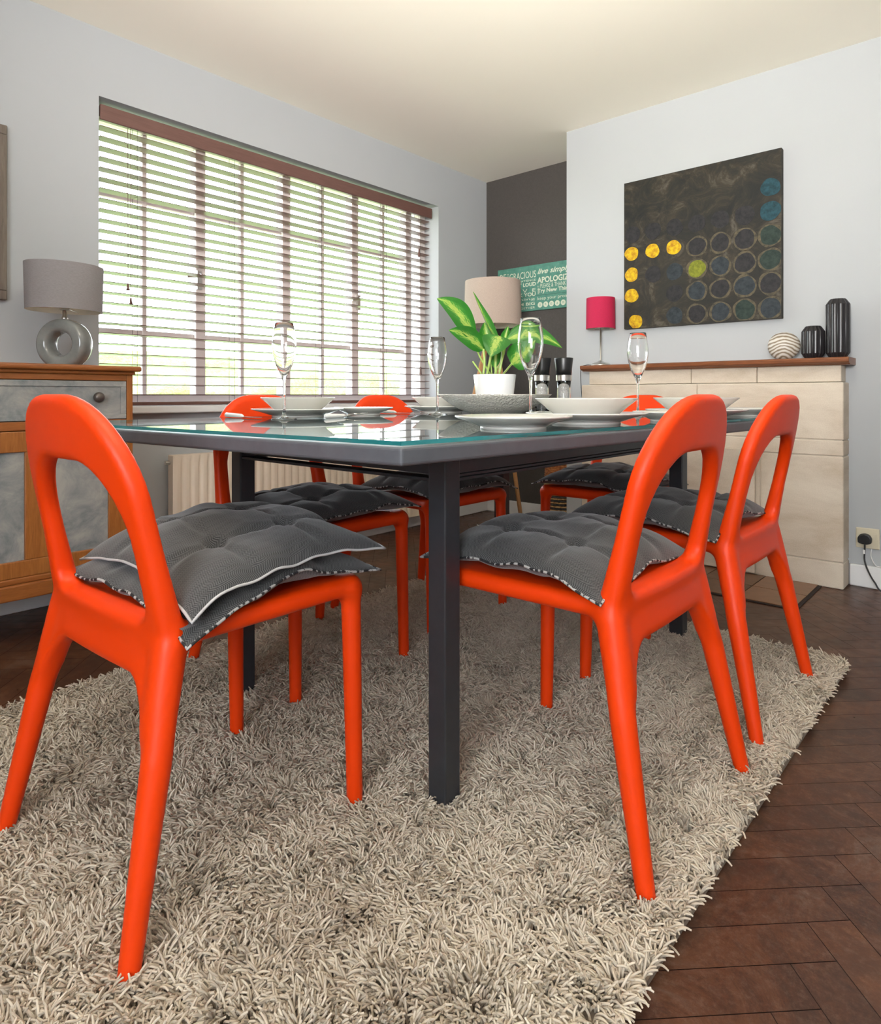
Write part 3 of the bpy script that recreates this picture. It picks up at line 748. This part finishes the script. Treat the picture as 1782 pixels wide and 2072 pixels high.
# potted plant
pc = Vector((-1.323, 1.768, ZT+.0085)); pl = empty('potted_plant', pc); tag(pl, 'leafy green and yellow plant in a white pot inside the silver bowl', 'plant')
def pp(name, bm, mat, **k):
    for v_ in bm.verts: v_.co -= pc
    return obj(name, bm, mat, pl, **k)
bm = bmesh.new(); lathe(bm, [(0, 0), (.052, 0), (.058, .01), (.064, .06), (.0715, .126), (.0705, .1275), (.067, .126), (.060, .110), (0, .110)], 56, pc); pp('pot', bm, M['pot'], smooth=True)
bm = bmesh.new(); lathe(bm, [(.064, .112), (.050, .121), (.02, .125), (0, .124)], 32, pc)
for v_ in bm.verts: v_.co.z += .004*noise.noise(v_.co*60)
pp('moss', bm, M['soil'], smooth=True)
def leaf(p0, p1, width, sag=0, face=None, fold=.25, curl=0, wpk=.42, tipr=1.0):
    p0, p1 = Vector(p0), Vector(p1); ax_ = (p1-p0); L = ax_.length; ax_ = ax_.normalized()
    face = Vector(face or (0.55, -.65, .55)).normalized(); side = ax_.cross(face).normalized(); nrm = side.cross(ax_).normalized()
    nu, nv = 14, 8; bm = bmesh.new(); uvv = {}
    for lay in (0, 1):
        G = []
        for i in range(nu+1):
            t_ = i/nu; w = width*(math.sin(math.pi*min(1, t_**(.62 if wpk < .4 else .8)))**.75*(1-.25*t_)) if 0 < t_ < 1 else width*.02
            c = p0+ax_*L*t_+Vector((0, 0, 1))*sag*4*t_*(1-t_)*L+nrm*curl*t_*t_*L
            row = []
            for j in range(nv+1):
                s = -1+2*j/nv
                p = c+side*s*w+nrm*(fold*abs(s)*w+.06*w*math.sin(9*t_+3*s))-nrm*.0006*lay
                v_ = bm.verts.new(p); uvv[v_] = (.5+.5*s, t_); row.append(v_)
            G.append(row)
        for i in range(nu):
            for j in range(nv):
                q = (G[i][j], G[i+1][j], G[i+1][j+1], G[i][j+1]); bm.faces.new(q if lay == 0 else q[::-1])
    uvl = bm.loops.layers.uv.new('UVMap')
    for f in bm.faces:
        for l_ in f.loops: l_[uvl].uv = uvv[l_.vert]
    return bm
D = 2.2
def lf(b, tpx, w, db=0, dt=0, **k):
    bm = leaf(at(b[0], b[1], D+db), at(tpx[0], tpx[1], D+dt), w*1.35*D/FPX, **k)
    for v_ in bm.verts: v_.co -= pc
    me = bpy.data.meshes.new('leaf'); bm.to_mesh(me); bm.free(); me.materials.append(M['leaf'])
    for p in me.polygons: p.use_smooth = True
    o = bpy.data.objects.new('leaf', me); COL.objects.link(o); o.parent = pl
def st(b, tpx, r=2.2, db=0, dt=0, bend=(0, 0)):
    a = at(b[0], b[1], D+db); c = at(tpx[0], tpx[1], D+dt); m = at((b[0]+tpx[0])/2+bend[0], (b[1]+tpx[1])/2+bend[1], D+(db+dt)/2)
    bm = bmesh.new(); tube(bm, spline([a, m, c], 6), r*D/FPX, 8); pp('stem', bm, M['stem'], smooth=True)
lf((960, 688), (884, 604), 21, -.01, -.05, sag=.16, fold=.2)
lf((978, 708), (908, 668), 17, 0, -.06, sag=.10, fold=.2, face=(.6, -.8, .25))
lf((1008, 700), (957, 590), 11, 0, .02, sag=-.05, fold=.55, face=(.9, .1, .2))
lf((989, 712), (980, 652), 15, .02, .04, sag=.02, fold=.3)
lf((1012, 680), (992, 722), 24, -.04, -.09, sag=.08, fold=.2, face=(.5, -.7, .5))
lf((1000, 745), (1008, 690), 8, .0, .0, fold=.4)
lf((1018, 698), (1028, 660), 8, .03, .03, fold=.5)
lf((1022, 690), (1137, 704), 19, 0, .0, sag=.17, fold=.25, face=(.5, -.8, .45))
lf((1024, 688), (1088, 657), 10, .06, .12, sag=.10, fold=.3, face=(.3, -.3, .9))
lf((1034, 737), (1088, 688), 24, -.05, -.08, sag=.0, fold=.12, wpk=.3)
st((978, 758), (978, 706), 2.4, 0, 0, (2, 0)); st((985, 758), (994, 715), 2.6, 0, -.02); st((1003, 757), (1002, 712), 2.8, 0, 0); st((1010, 757), (1017, 705), 2.4, 0, 0, (1, 0))
st((1018, 757), (1036, 735), 2.0, 0, -.05); st((975, 758), (956, 731), 1.8, 0, 0); st((992, 757), (958, 688), 1.8, .01, -.01, (-4, 0)); st((1000, 757), (1024, 690), 1.8, .02, 0, (4, 4)); st((995, 757), (990, 700), 1.6, .02, .02)

# mills
def mill(x, y, label):
    root = empty('pepper_mill', (x, y, ZT)); tag(root, label, 'mill', 'clear pepper and salt mills')
    bm = bmesh.new(); lathe(bm, [(0, 0), (.026, 0), (.0265, .004), (.0245, .05), (.0235, .09), (.0255, .118), (.0245, .118), (.0225, .09), (.0232, .05), (.0245, .008), (0, .008)], 40); obj('glass_body', bm, M['crystal'], root, smooth=True)
    bm = bmesh.new(); lathe(bm, [(0, .010), (.0215, .010), (.0205, .05), (.0198, .09), (.021, .110), (0, .112)], 32); obj('contents', bm, simple('salt', (.70, .69, .67), .8, var=.3, scale=180), root, smooth=True)
    bm = bmesh.new(); lathe(bm, [(0, .118), (.0275, .118), (.0278, .139), (.0, .139)], 40); obj('collar', bm, M['steel'], root, smooth=False, bevel=.001)
    bm = bmesh.new(); lathe(bm, [(0, .139), (.0280, .139), (.0290, .16), (.0335, .198), (.0325, .201), (0, .199)], 40); obj('cap', bm, M['black_plastic'], root, smooth=True)
mill(-1.287, 2.003, 'glass mill with black cap, left of the pair, half hidden by a flute')
mill(-1.228, 2.055, 'glass mill with black cap, right of the pair, by the chimney corner')

# cutlery
def knife(p, q, label):
    p, q = Vector(p), Vector(q); d = (q-p); L = d.length; root = empty('table_knife', (p.x, p.y, ZT), math.atan2(d.y, d.x)); tag(root, label, 'knife', 'white handled knives')
    bm = bmesh.new(); tube(bm, [(0, 0, .0085), (.004, 0, .0085), (L*.45, 0, .0065), (L*.5, 0, .005)], [.004, .0068, .0055, .003], 12); obj('handle', bm, M['white_plastic'], root, smooth=True)
    bm = bmesh.new(); prism(bm, [(L*.48, -.004), (L*.60, -.008), (L*.9, -.009), (L, -.001), (L*.97, .004), (L*.48, .004)], .003, .0045); obj('blade', bm, M['steel'], root)
knife((-1.775, 1.035, 0), (-1.60, 1.045, 0), 'white handled table knife near the left window side chair back')
knife((-1.745, 1.625, 0), (-1.565, 1.635, 0), 'white handled table knife in front of the far window side chair back')
fr = empty('table_fork', (-1.50, 1.19, ZT), math.radians(98)); tag(fr, 'steel fork with white handle lying beside the window side plate', 'fork')
bm = bmesh.new(); tube(bm, [(0, 0, .007), (.005, 0, .007), (.08, 0, .0055), (.09, 0, .0045)], [.004, .0065, .005, .003], 12); obj('handle', bm, M['white_plastic'], fr, smooth=True)
bm = bmesh.new(); tube(bm, [(.088, 0, .0045), (.105, 0, .006), (.125, 0, .009)], [.0028, .0026, .003], 8)
prism(bm, [(.122, -.004), (.132, -.0105), (.140, -.0115), (.140, .0115), (.132, .0105), (.122, .004)], .0085, .0105)
for j in range(4): tube(bm, [(.138, -.0095+.0063*j, .0095), (.155, -.0095+.0063*j, .008), (.178, -.0095+.0063*j, .012)], [.0017, .0014, .0008], 6)
obj('tines', bm, M['steel'], fr, smooth=True)

# ---------------------------------------------------------------- sideboard
sd = empty('sideboard', (-2.6, .2, 0)); tag(sd, 'oak sideboard with distressed grey painted drawer and doors', 'sideboard')
def sp_(name, bm, mat, parent=None, **k):
    for v_ in bm.verts: v_.co -= Vector(sd.location)
    return obj(name, bm, M[mat], parent or sd, **k)
sx0, sx1, sy0, sy1 = XW+.02, -2.40, -.55, 1.030
bm = bmesh.new(); bx(bm, sx0, sx1+.028, sy0-.02, sy1+.022, .905, .924); sp_('top', bm, 'oak', bevel=.007, seg=3)
bm = bmesh.new(); bx(bm, sx0, sx1+.010, sy0-.006, sy1+.006, .893, .905); sp_('top_moulding', bm, 'oak', bevel=.004)
bm = bmesh.new(); bx(bm, sx0, sx1-.004, sy1-.02, sy1-.001, .17, .893); bx(bm, sx0, sx1-.004, sy0, sy0+.02, .17, .893); bx(bm, sx0, sx0+.01, sy0+.02, sy1-.02, .17, .893); bx(bm, sx0+.01, sx1-.02, sy0+.02, sy1-.02, .18, .2); sp_('carcass', bm, 'oak_v')
for q in (sy1-.022, sy0): sp_('corner_stile', B(sx1-.02, sx1, q, q+.022, .17, .893), 'oak_v', bevel=.002)
bm = bmesh.new(); bx(bm, sx1-.02, sx1, sy0+.022, sy1-.022, .872, .893); sp_('top_rail', bm, 'oak', bevel=.002)
bm = bmesh.new(); bx(bm, sx1-.02, sx1+.002, sy0+.022, sy1-.022, .706, .735); sp_('middle_rail', bm, 'oak', bevel=.002)
bm = bmesh.new(); bx(bm, sx1-.02, sx1+.012, sy0+.0, sy1+.0, .165, .215); bx(bm, sx1-.02, sx1+.004, sy0+.0, sy1+.0, .215, .235); sp_('plinth_moulding', bm, 'oak', bevel=.005)
for a, b in ((sy0+.024, .23), (.25, sy1-.024)):
    bm = bmesh.new(); bx(bm, sx1-.02, sx1-.001, a, b, .737, .870)
    bx(bm, sx1-.002, sx1+.003, a, b, .737, .755); bx(bm, sx1-.002, sx1+.003, a, b, .850, .870); bx(bm, sx1-.002, sx1+.003, a, a+.02, .755, .85); bx(bm, sx1-.002, sx1+.003, b-.02, b, .755, .85)
    dr = sp_('drawer', bm, 'distressed', bevel=.002)
    for ky in ((a+.10, b-.10)):
        bm = bmesh.new(); lathe(bm, [(0, .034), (.009, .0335), (.0165, .028), (.0185, .020), (.015, .012), (.008, .007), (.008, 0), (0, 0)], 32)
        for v_ in bm.verts: x, y, z = v_.co; v_.co = Vector((sx1+z, ky+x, .813+y)) - Vector(sd.location)
        k_ = obj('knob', bm, simple('pewter', (.12, .10, .09), .35, .6, var=.2, scale=300), dr, smooth=True)
for a, b, hs_ in ((sy0+.024, .23, .23), (.25, sy1-.024, .25)):
    bm = bmesh.new()
    m1 = (a+b)/2
    for u0, u1, w0, w1 in ((a, a+.07, .235, .704), (b-.060, b, .235, .704), (m1+.059, m1+.128, .288, .637)): bx(bm, sx1-.02, sx1+.002, u0, u1, w0, w1)
    bx(bm, sx1-.02, sx1+.002, a+.07, b-.060, .235, .288); bx(bm, sx1-.02, sx1+.002, a+.07, b-.060, .637, .704)
    d_ = sp_('door', bm, 'oak_v', bevel=.003)
    for p0, p1 in ((a+.07, m1+.059), (m1+.128, b-.060)):
        bm = bmesh.new(); bx(bm, sx1-.014, sx1-.008, p0, p1, .284, .641); sp_('door_panel', bm, 'distressed', d_)
for y in (sy0+.05, sy1-.05):
    for x in (sx0+.05, sx1-.05):
        bm = bmesh.new(); lathe(bm, [(0, 0), (.016, 0), (.024, .06), (.030, .13), (.030, .18), (0, .18)], 20, (x, y, 0)); sp_('foot', bm, 'oak_v', smooth=True)

# ring lamp on the sideboard
lp = empty('table_lamp', (-2.62, .878, .924)); tag(lp, 'grey ring shaped ceramic lamp with oval grey shade on the sideboard', 'lamp')
bm = bmesh.new(); A0 = math.radians(-52); axv = Vector((math.cos(A0), math.sin(A0), 0)); sv = Vector((-math.sin(A0), math.cos(A0), 0)); R0, r0, hx = .0680, .0250, .038
n1, n2 = 64, 28; G = []
for i in range(n1):
    a = 2*math.pi*i/n1; rad_ = sv*math.cos(a)+Vector((0, 0, 1))*math.sin(a); row = []
    for j in range(n2):
        b = 2*math.pi*j/n2; cb, sbb = math.cos(b), math.sin(b)
        e = 2/3.2; pc_ = rad_*(R0+r0*math.copysign(abs(cb)**e, cb))+axv*hx*math.copysign(abs(sbb)**e, sbb)
        pc_.z = max(pc_.z, -.083); row.append(bm.verts.new(pc_+Vector((0, 0, .0835))))
    G.append(row)
for i in range(n1):
    for j in range(n2): bm.faces.new((G[i][j], G[(i+1) % n1][j], G[(i+1) % n1][(j+1) % n2], G[i][(j+1) % n2]))
obj('ceramic_ring', bm, M['glaze'], lp, smooth=True)
bm = bmesh.new(); lathe(bm, [(0, .17), (.012, .172), (.010, .182), (.007, .186), (.007, .232), (0, .233)], 20); obj('fitting', bm, M['steel'], lp, smooth=True)
def shade(root, rt, rb, z0, z1, mat, sxy=(1, 1), rz=0):
    bm = bmesh.new(); lathe(bm, [(rb, z0), (rt, z1), (rt-.0035, z1), (rb-.0035, z0), (rb, z0)], 72, sxy=sxy)
    o = obj('lamp_shade', bm, [mat, M['shade_in']], root, smooth=False)
    for p in o.data.polygons:
        c = p.center; 
        if Vector((c.x/sxy[0], c.y/sxy[1])).length < (rt+rb)/2-.0025: p.material_index = 1
        p.use_smooth = True
    o.data.set_sharp_from_angle(angle=.6)
    bm = bmesh.new()
    for k in range(3):
        a = k*2.094+.4; tube(bm, [(0, 0, z0+.012), (math.cos(a)*(rb-.004)*sxy[0], math.sin(a)*(rb-.004)*sxy[1], z0+.006)], .0015, 6)
    lathe(bm, [(0, z0+.018), (.016, z0+.016), (.016, z0+.004), (0, z0+.002)], 16); obj('shade_frame', bm, M['steel'], root)
    o.rotation_euler = (0, 0, rz); return o
shade(lp, .131, .127, .205, .372, M['shade_grey'], (.80, 1.0))

# picture at left
pf = empty('picture_frame', (XW+.012, .42, 1.5)); tag(pf, 'taupe wooden picture frame on the wall above the sideboard at the left edge', 'picture')
bm = bmesh.new(); w_, h_ = .33, .325; 
bx(bm, -.012, .014, -w_, w_, h_-.035, h_); bx(bm, -.012, .014, -w_, w_, -h_, -h_+.035); bx(bm, -.012, .014, -w_, -w_+.035, -h_+.035, h_-.035); bx(bm, -.012, .014, w_-.035, w_, -h_+.035, h_-.035)
obj('frame', bm, M['frame_taupe'], pf, bevel=.003); obj('print', B(-.01, .0, -w_+.035, w_-.035, -h_+.035, h_-.035), simple('plain_print', (.45, .44, .42), .6), pf)

# ---------------------------------------------------------------- painting on the chimney breast
pa = empty('abstract_painting', (-1.197, YB-.036, 1.563)); tag(pa, 'dark square canvas with yellow and teal dots above the mantel', 'painting')
w_, h_ = .384, .389
bm = bmesh.new(); bx(bm, -w_, w_, 0, .034, -h_, h_); mats = ['canvas', 'dab_yellow', 'dab_lime', 'dab_teal', 'dab_blue', 'dab_black', 'dab_green', 'canvas_tan']
def dot(u, v, r, mi, seed=0, lift=.0012):
    cx_, cz_ = -w_+u*2*w_, h_-v*2*h_; rr = random.Random(seed+int(u*100)*37+int(v*100)); ph = [rr.uniform(0, 6.28) for _ in range(3)]; n = 40; vs = []; vo_ = []
    for i in range(n):
        a = 2*math.pi*i/n; q = r*(1+.035*math.sin(2*a+ph[0])+.03*math.sin(3*a+ph[1])+.02*math.sin(5*a+ph[2]))
        x = min(w_-.001, max(-w_+.001, cx_+q*math.cos(a))); z = min(h_-.001, max(-h_+.001, cz_+q*math.sin(a)))
        vs.append(bm.verts.new((x, -lift, z))); vo_.append(bm.verts.new((x, .0, z)))
    f = bm.faces.new(vs); f.material_index = mi
    for i in range(n): f = bm.faces.new((vs[i], vs[(i+1) % n], vo_[(i+1) % n], vo_[i])); f.material_index = mi
cu = [.064+.146*i for i in range(7)]; rv = [.22, .36, .505, .648, .79, .935]
for (u, v, rx, rz_) in ((.66, .80, .28, .17), (.86, .5, .06, .30), (.72, .60, .2, .1)):
    pass
for c_ in range(7):
    for r_ in range(1, 6):
        u, v = cu[c_], rv[r_]
        if c_ < 6 and r_ == 1: mi = 5
        elif c_ == 6: mi = [3, 3, 6, 6, 5, 4][r_]
        elif c_ == 0 and r_ >= 2: mi = 1
        elif r_ == 2 and c_ in (1, 2): mi = 1
        elif c_ == 3 and r_ == 3: mi = 2
        elif r_ == 2: mi = 5
        elif c_ == 5 and r_ == 5: mi = 6
        else: mi = 4 if (c_+r_) % 2 else 5
        if c_ == 1 and r_ > 3: continue
        rad_ = .037 if mi == 1 else .0425
        if mi == 1: v = {0: {2: .49, 3: .633, 4: .776, 5: .955}, 1: {2: .492}, 2: {2: .49}}[c_][r_]; u = {0: .055, 1: .205, 2: .35}[c_]+(.03 if (c_, r_) == (0, 5) else 0)
        if c_ == 5 or c_ == 6: rad_ = .045
        if c_ >= 3 and r_ >= 2 and mi != 1: dot(u, v, rad_+.009, 7, 5, .0006)
        dot(u, v, rad_, mi)
dot(cu[6], rv[0], .042, 3)
bm2 = bm; o = obj('canvas', bm, [M[x] for x in mats], pa)

# ---------------------------------------------------------------- green word sign in the alcove
sg = empty('wall_sign', (-2.733, YA-.018, 1.388)); tag(sg, 'green wooden sign with cream sayings on the charcoal alcove wall', 'sign')
SW, SH = .64, .306
obj('board', B(0, SW, 0, .016, 0, SH), M['sign_green'], sg, bevel=.003)
bm = bmesh.new()
for z in (.098, .195): bx(bm, 0.002, SW-.002, -.0006, .001, z-.0008, z+.0008)
obj('plank_joint', bm, M['sign_line'], sg)
def words(txt, x, z, w, h, shear=0, rot=0, font_off=0):
    cu_ = bpy.data.curves.new('lettering', 'FONT'); cu_.body = txt; cu_.size = 1; cu_.shear = shear; cu_.offset = font_off; cu_.extrude = .0; cu_.resolution_u = 3
    to = bpy.data.objects.new('t', cu_); COL.objects.link(to); dg = bpy.context.evaluated_depsgraph_get(); me = bpy.data.meshes.new_from_object(to.evaluated_get(dg)); bpy.data.objects.remove(to)
    co = np.zeros(len(me.vertices)*3, np.float32); me.vertices.foreach_get('co', co); co = co.reshape(-1, 3)
    mn, mx_ = co.min(0), co.max(0); sx_ = w/(mx_[0]-mn[0]); sz_ = h/(mx_[1]-mn[1])
    a = (co[:, 0]-mn[0])*sx_; b = (co[:, 1]-mn[1])*sz_
    if rot: a, b = -b, a
    me.vertices.foreach_set('co', np.stack([x+a, np.full_like(a, -.0012), z+b], 1).astype(np.float32).reshape(-1)); me.update()
    me.materials.clear(); me.materials.append(M['sign_cream']); me.name = 'lettering'
    o = bpy.data.objects.new('lettering', me); COL.objects.link(o); o.parent = sg; return o
words('BE', .022, .228, .052, .043, font_off=.0); words('T', .083, .250, .014, .018); words('GRACIOUS', .103, .222, .215, .046)
words('live simply', .330, .228, .255, .046, shear=.35, font_off=.02)
words('PRACTICE PATIENCE', .040, .199, .276, .013)
words('APOLOGIZE', .328, .178, .262, .040, font_off=.03)
words('laugh OUT LOUD', .035, .158, .282, .034, font_off=.03)
words('MEAN IT', .345, .108, .055, .014, rot=1)
words('PLEASE & THANK YOU', .352, .145, .255, .028, font_off=.0)
words('L  O  V  E', .060, .126, .255, .024)
words('Try New Things', .330, .106, .265, .034, font_off=.03)
words('THANK YOU', .060, .098, .255, .026, font_off=.02)
words('listening', .060, .068, .250, .020); words('keep your promises', .330, .060, .285, .028)
words('DREAM BIG', .060, .038, .250, .020, font_off=.02); words('TOGETHER', .150, .014, .160, .014)
for i, ch in enumerate('DREAM'):
    bm = bmesh.new(); bmesh.ops.create_circle(bm, cap_ends=True, segments=32, radius=.0185)
    for v_ in bm.verts: v_.co = Vector((.350+.044*i+v_.co.x, -.001, .034+v_.co.y))
    obj('round_badge', bm, M['sign_cream'], sg)
    q = words(ch, .350+.044*i-.006, .027, .012, .014); q.data.materials[0] = M['sign_green']
    for v_ in q.data.vertices: v_.co.y = -.0016

# ---------------------------------------------------------------- tripod lamp, basket
tl_ = Vector((-2.353, 3.125, 0)); tr = empty('tripod_floor_lamp', tl_); tag(tr, 'floor lamp with beige drum shade and pale wooden tripod legs in the corner', 'lamp')
hub = Vector((0, 0, 1.16))
for a in (-1.02, 1.15, 3.05):
    a2 = a+YAW
    bm = bmesh.new(); foot = Vector((math.cos(a2)*.30, math.sin(a2)*.30, .0)); tube(bm, [hub+foot*.1, foot], [.015, .011], 14); obj('leg', bm, M['beech'], tr, smooth=True)
bm = bmesh.new(); lathe(bm, [(0, 1.13), (.035, 1.13), (.04, 1.15), (.035, 1.18), (.010, 1.19), (.010, 1.26), (0, 1.26)], 24); obj('hub', bm, M['beech'], tr, smooth=True)
shade(tr, .165, .172, 1.235, 1.50, M['shade_beige'])
bm = bmesh.new(); tube(bm, spline([(0.0, 0, 1.13), (.02, .02, .6), (.03, .03, .1), (.10, .12, .006), (.25, .30, .01), (.33, .50, .12)], 8), .0025, 6); obj('cord', bm, M['black_plastic'], tr, smooth=True)
bk_ = Vector((-2.095, 3.50, 0)); bt = empty('woven_basket', bk_); tag(bt, 'tall woven wicker basket with dark stripes in the alcove by the chimney breast', 'basket')
def bask(z0, z1, mat, name):
    bm = bmesh.new(); nr = max(2, int((z1-z0)/.011)); prof = [(.001, z0)]
    for i in range(nr*4+1):
        z = z0+(z1-z0)*i/(nr*4); r_ = .108+.010*math.sin(min(1, z/.40)*math.pi)+.0022*math.sin(2*math.pi*(z-z0)/.011); prof.append((r_, z))
    prof += [(prof[-1][0]-.008, z1), (prof[-1][0]-.010, z0+.001)]
    lathe(bm, prof, 64, flute=lambda a: 1+.012*math.sin(a*24)); obj(name, bm, mat, bt, smooth=True)
bask(0, .085, M['wicker'], 'plain_weave')
for k in range(6): bask(.087+.0235*k, .098+.0235*k, M['wicker_dark'], 'dark_stripe'); bask(.099+.0235*k, .1095+.0235*k, M['wicker'], 'plain_stripe')
bask(.23, .30, M['wicker'], 'plain_weave'); bask(.302, .42, M['wicker_orange'], 'orange_weave')
bm = bmesh.new(); tube(bm, [(.108*math.cos(a), .108*math.sin(a), .424) for a in np.linspace(0, 2*math.pi, 40, endpoint=False)], .008, 8, closed=True); obj('rim', bm, M['wicker_orange'], bt, smooth=True)

# ---------------------------------------------------------------- mantel things
ZM = .981
pk = empty('table_lamp', (-1.70, 3.228, ZM)); tag(pk, 'small lamp with bright magenta shade on the left end of the mantel', 'lamp')
bm = bmesh.new(); lathe(bm, [(0, .0), (.058, .0), (.060, .003), (.045, .012), (.020, .022), (.006, .027), (.0045, .03), (.0045, .215), (0, .216)], 48); obj('base', bm, M['steel'], pk, smooth=True)
shade(pk, .0755, .0775, .200, .366, M['shade_pink'])
bm = bmesh.new(); tube(bm, spline([(-.055, 0, .006), (-.073, -.03, .004), (-.084, -.06, -.012), (-.095, -.045, -.09), (-.115, .02, -.30), (-.13, .04, -.5), (-.14, .04, -.97)], 8), .0018, 6); obj('cord', bm, M['black_plastic'], pk, smooth=True)
bm = bmesh.new(); bmesh.ops.create_uvsphere(bm, u_segments=48, v_segments=32, radius=1)
for v_ in bm.verts: v_.co = Vector((v_.co.x*.066, v_.co.y*.040, v_.co.z*.062+.06)) * 1.0; v_.co *= 1+.02*noise.noise(v_.co*25)
shl = obj('agate_stone', bm, M['agate'], smooth=True, loc=(-.790, 3.215, ZM)); shl.rotation_euler = (0, 0, math.radians(12)); tag(shl, 'rounded banded beige and brown polished stone standing on the mantel', 'stone ornament')
def vase(x, h, label):
    bm = bmesh.new(); r = .046; fl2 = lambda a: 1-.055*abs(math.sin(a*9))**.6
    lathe(bm, [(0, 0), (.030, 0), (.034, .004), (r, .022), (r, h-.024), (.034, h-.006), (.029, h), (.024, h-.001), (.022, h-.015), (.038, h-.035), (.038, .03), (0, .015)], 144, flute=fl2)
    o = obj('ribbed_vase', bm, M['black_vase'], loc=(x, 3.225, ZM)); tag(o, label, 'vase', 'black ribbed vases on the mantel')
    for p in o.data.polygons: p.use_smooth = True
    o.data.set_sharp_from_angle(angle=.5)
vase(-.676, .142, 'short black ribbed vase on the mantel beside the banded stone')
vase(-.582, .252, 'tall black ribbed vase at the right end of the mantel')

# socket with plug
so = empty('wall_socket', (-.484, YB-.001, .210)); tag(so, 'cream wall socket low on the wall right of the fireplace', 'socket')
obj('faceplate', B(-.043, .043, -.009, 0, -.043, .043), M['cream_plastic'], so, bevel=.003)
bm = bmesh.new(); bx(bm, .022, .032, -.012, -.008, .004, .02); obj('switch', bm, M['cream_plastic'], so)
pg = empty('power_plug', (-.492, YB-.0105, .208)); tag(pg, 'black plug with hanging cable in the cream wall socket', 'plug')
bm = bmesh.new(); prism(bm, [(-.024, -.016), (-.026, .004), (-.018, .019), (0, .025), (.018, .019), (.026, .004), (.024, -.016), (.008, -.021), (-.008, -.021)], 0, .026)
for v_ in bm.verts: v_.co = Vector((v_.co.x, -v_.co.z, v_.co.y))
obj('plug_body', bm, M['black_plastic'], pg, bevel=.005, seg=3)
bm = bmesh.new(); tube(bm, spline([(0, -.013, -.018), (.0, -.014, -.05), (.0, -.016, -.09), (.015, -.03, -.13), (.04, -.045, -.17), (.075, -.05, -.2045), (.2, -.06, -.2045)], 8), .0032, 8); obj('cable', bm, M['black_plastic'], pg, smooth=True)
bm = bmesh.new(); bx(bm, -.006, .002, -.018, -.012, -.062, -.045); obj('cable_tag', bm, M['white_plastic'], pg)
bm = bmesh.new(); tube(bm, spline([(-.470, YB-.004, .167), (-.472, YB-.006, .135), (-.455, YB-.022, .105), (-.43, YB-.022, .098), (-.3, YB-.022, .10)], 8), .002, 6)
o = obj('white_cable', bm, M['white_plastic'], smooth=True); tag(o, 'thin white cable hanging under the wall socket along the skirting', 'cable')
bm = bmesh.new(); P_ = [at(965, 1050, 4.1), at(985, 1060, 4.0), at(1000, 1062, 4.0), at(1008, 1045, 4.15), at(985, 1043, 4.15), at(995, 1058, 4.0), at(1030, 1058, 4.05), at(1060, 1050, 4.2)]
P_ = [Vector((p.x, min(p.y, 3.62), .006+.002*(i % 2))) for i, p in enumerate(P_)]
tube(bm, spline(P_, 8), .003, 6); o = obj('white_cable', bm, M['white_plastic'], smooth=True); tag(o, 'loose white cable coiled on the floor by the tripod lamp', 'cable')
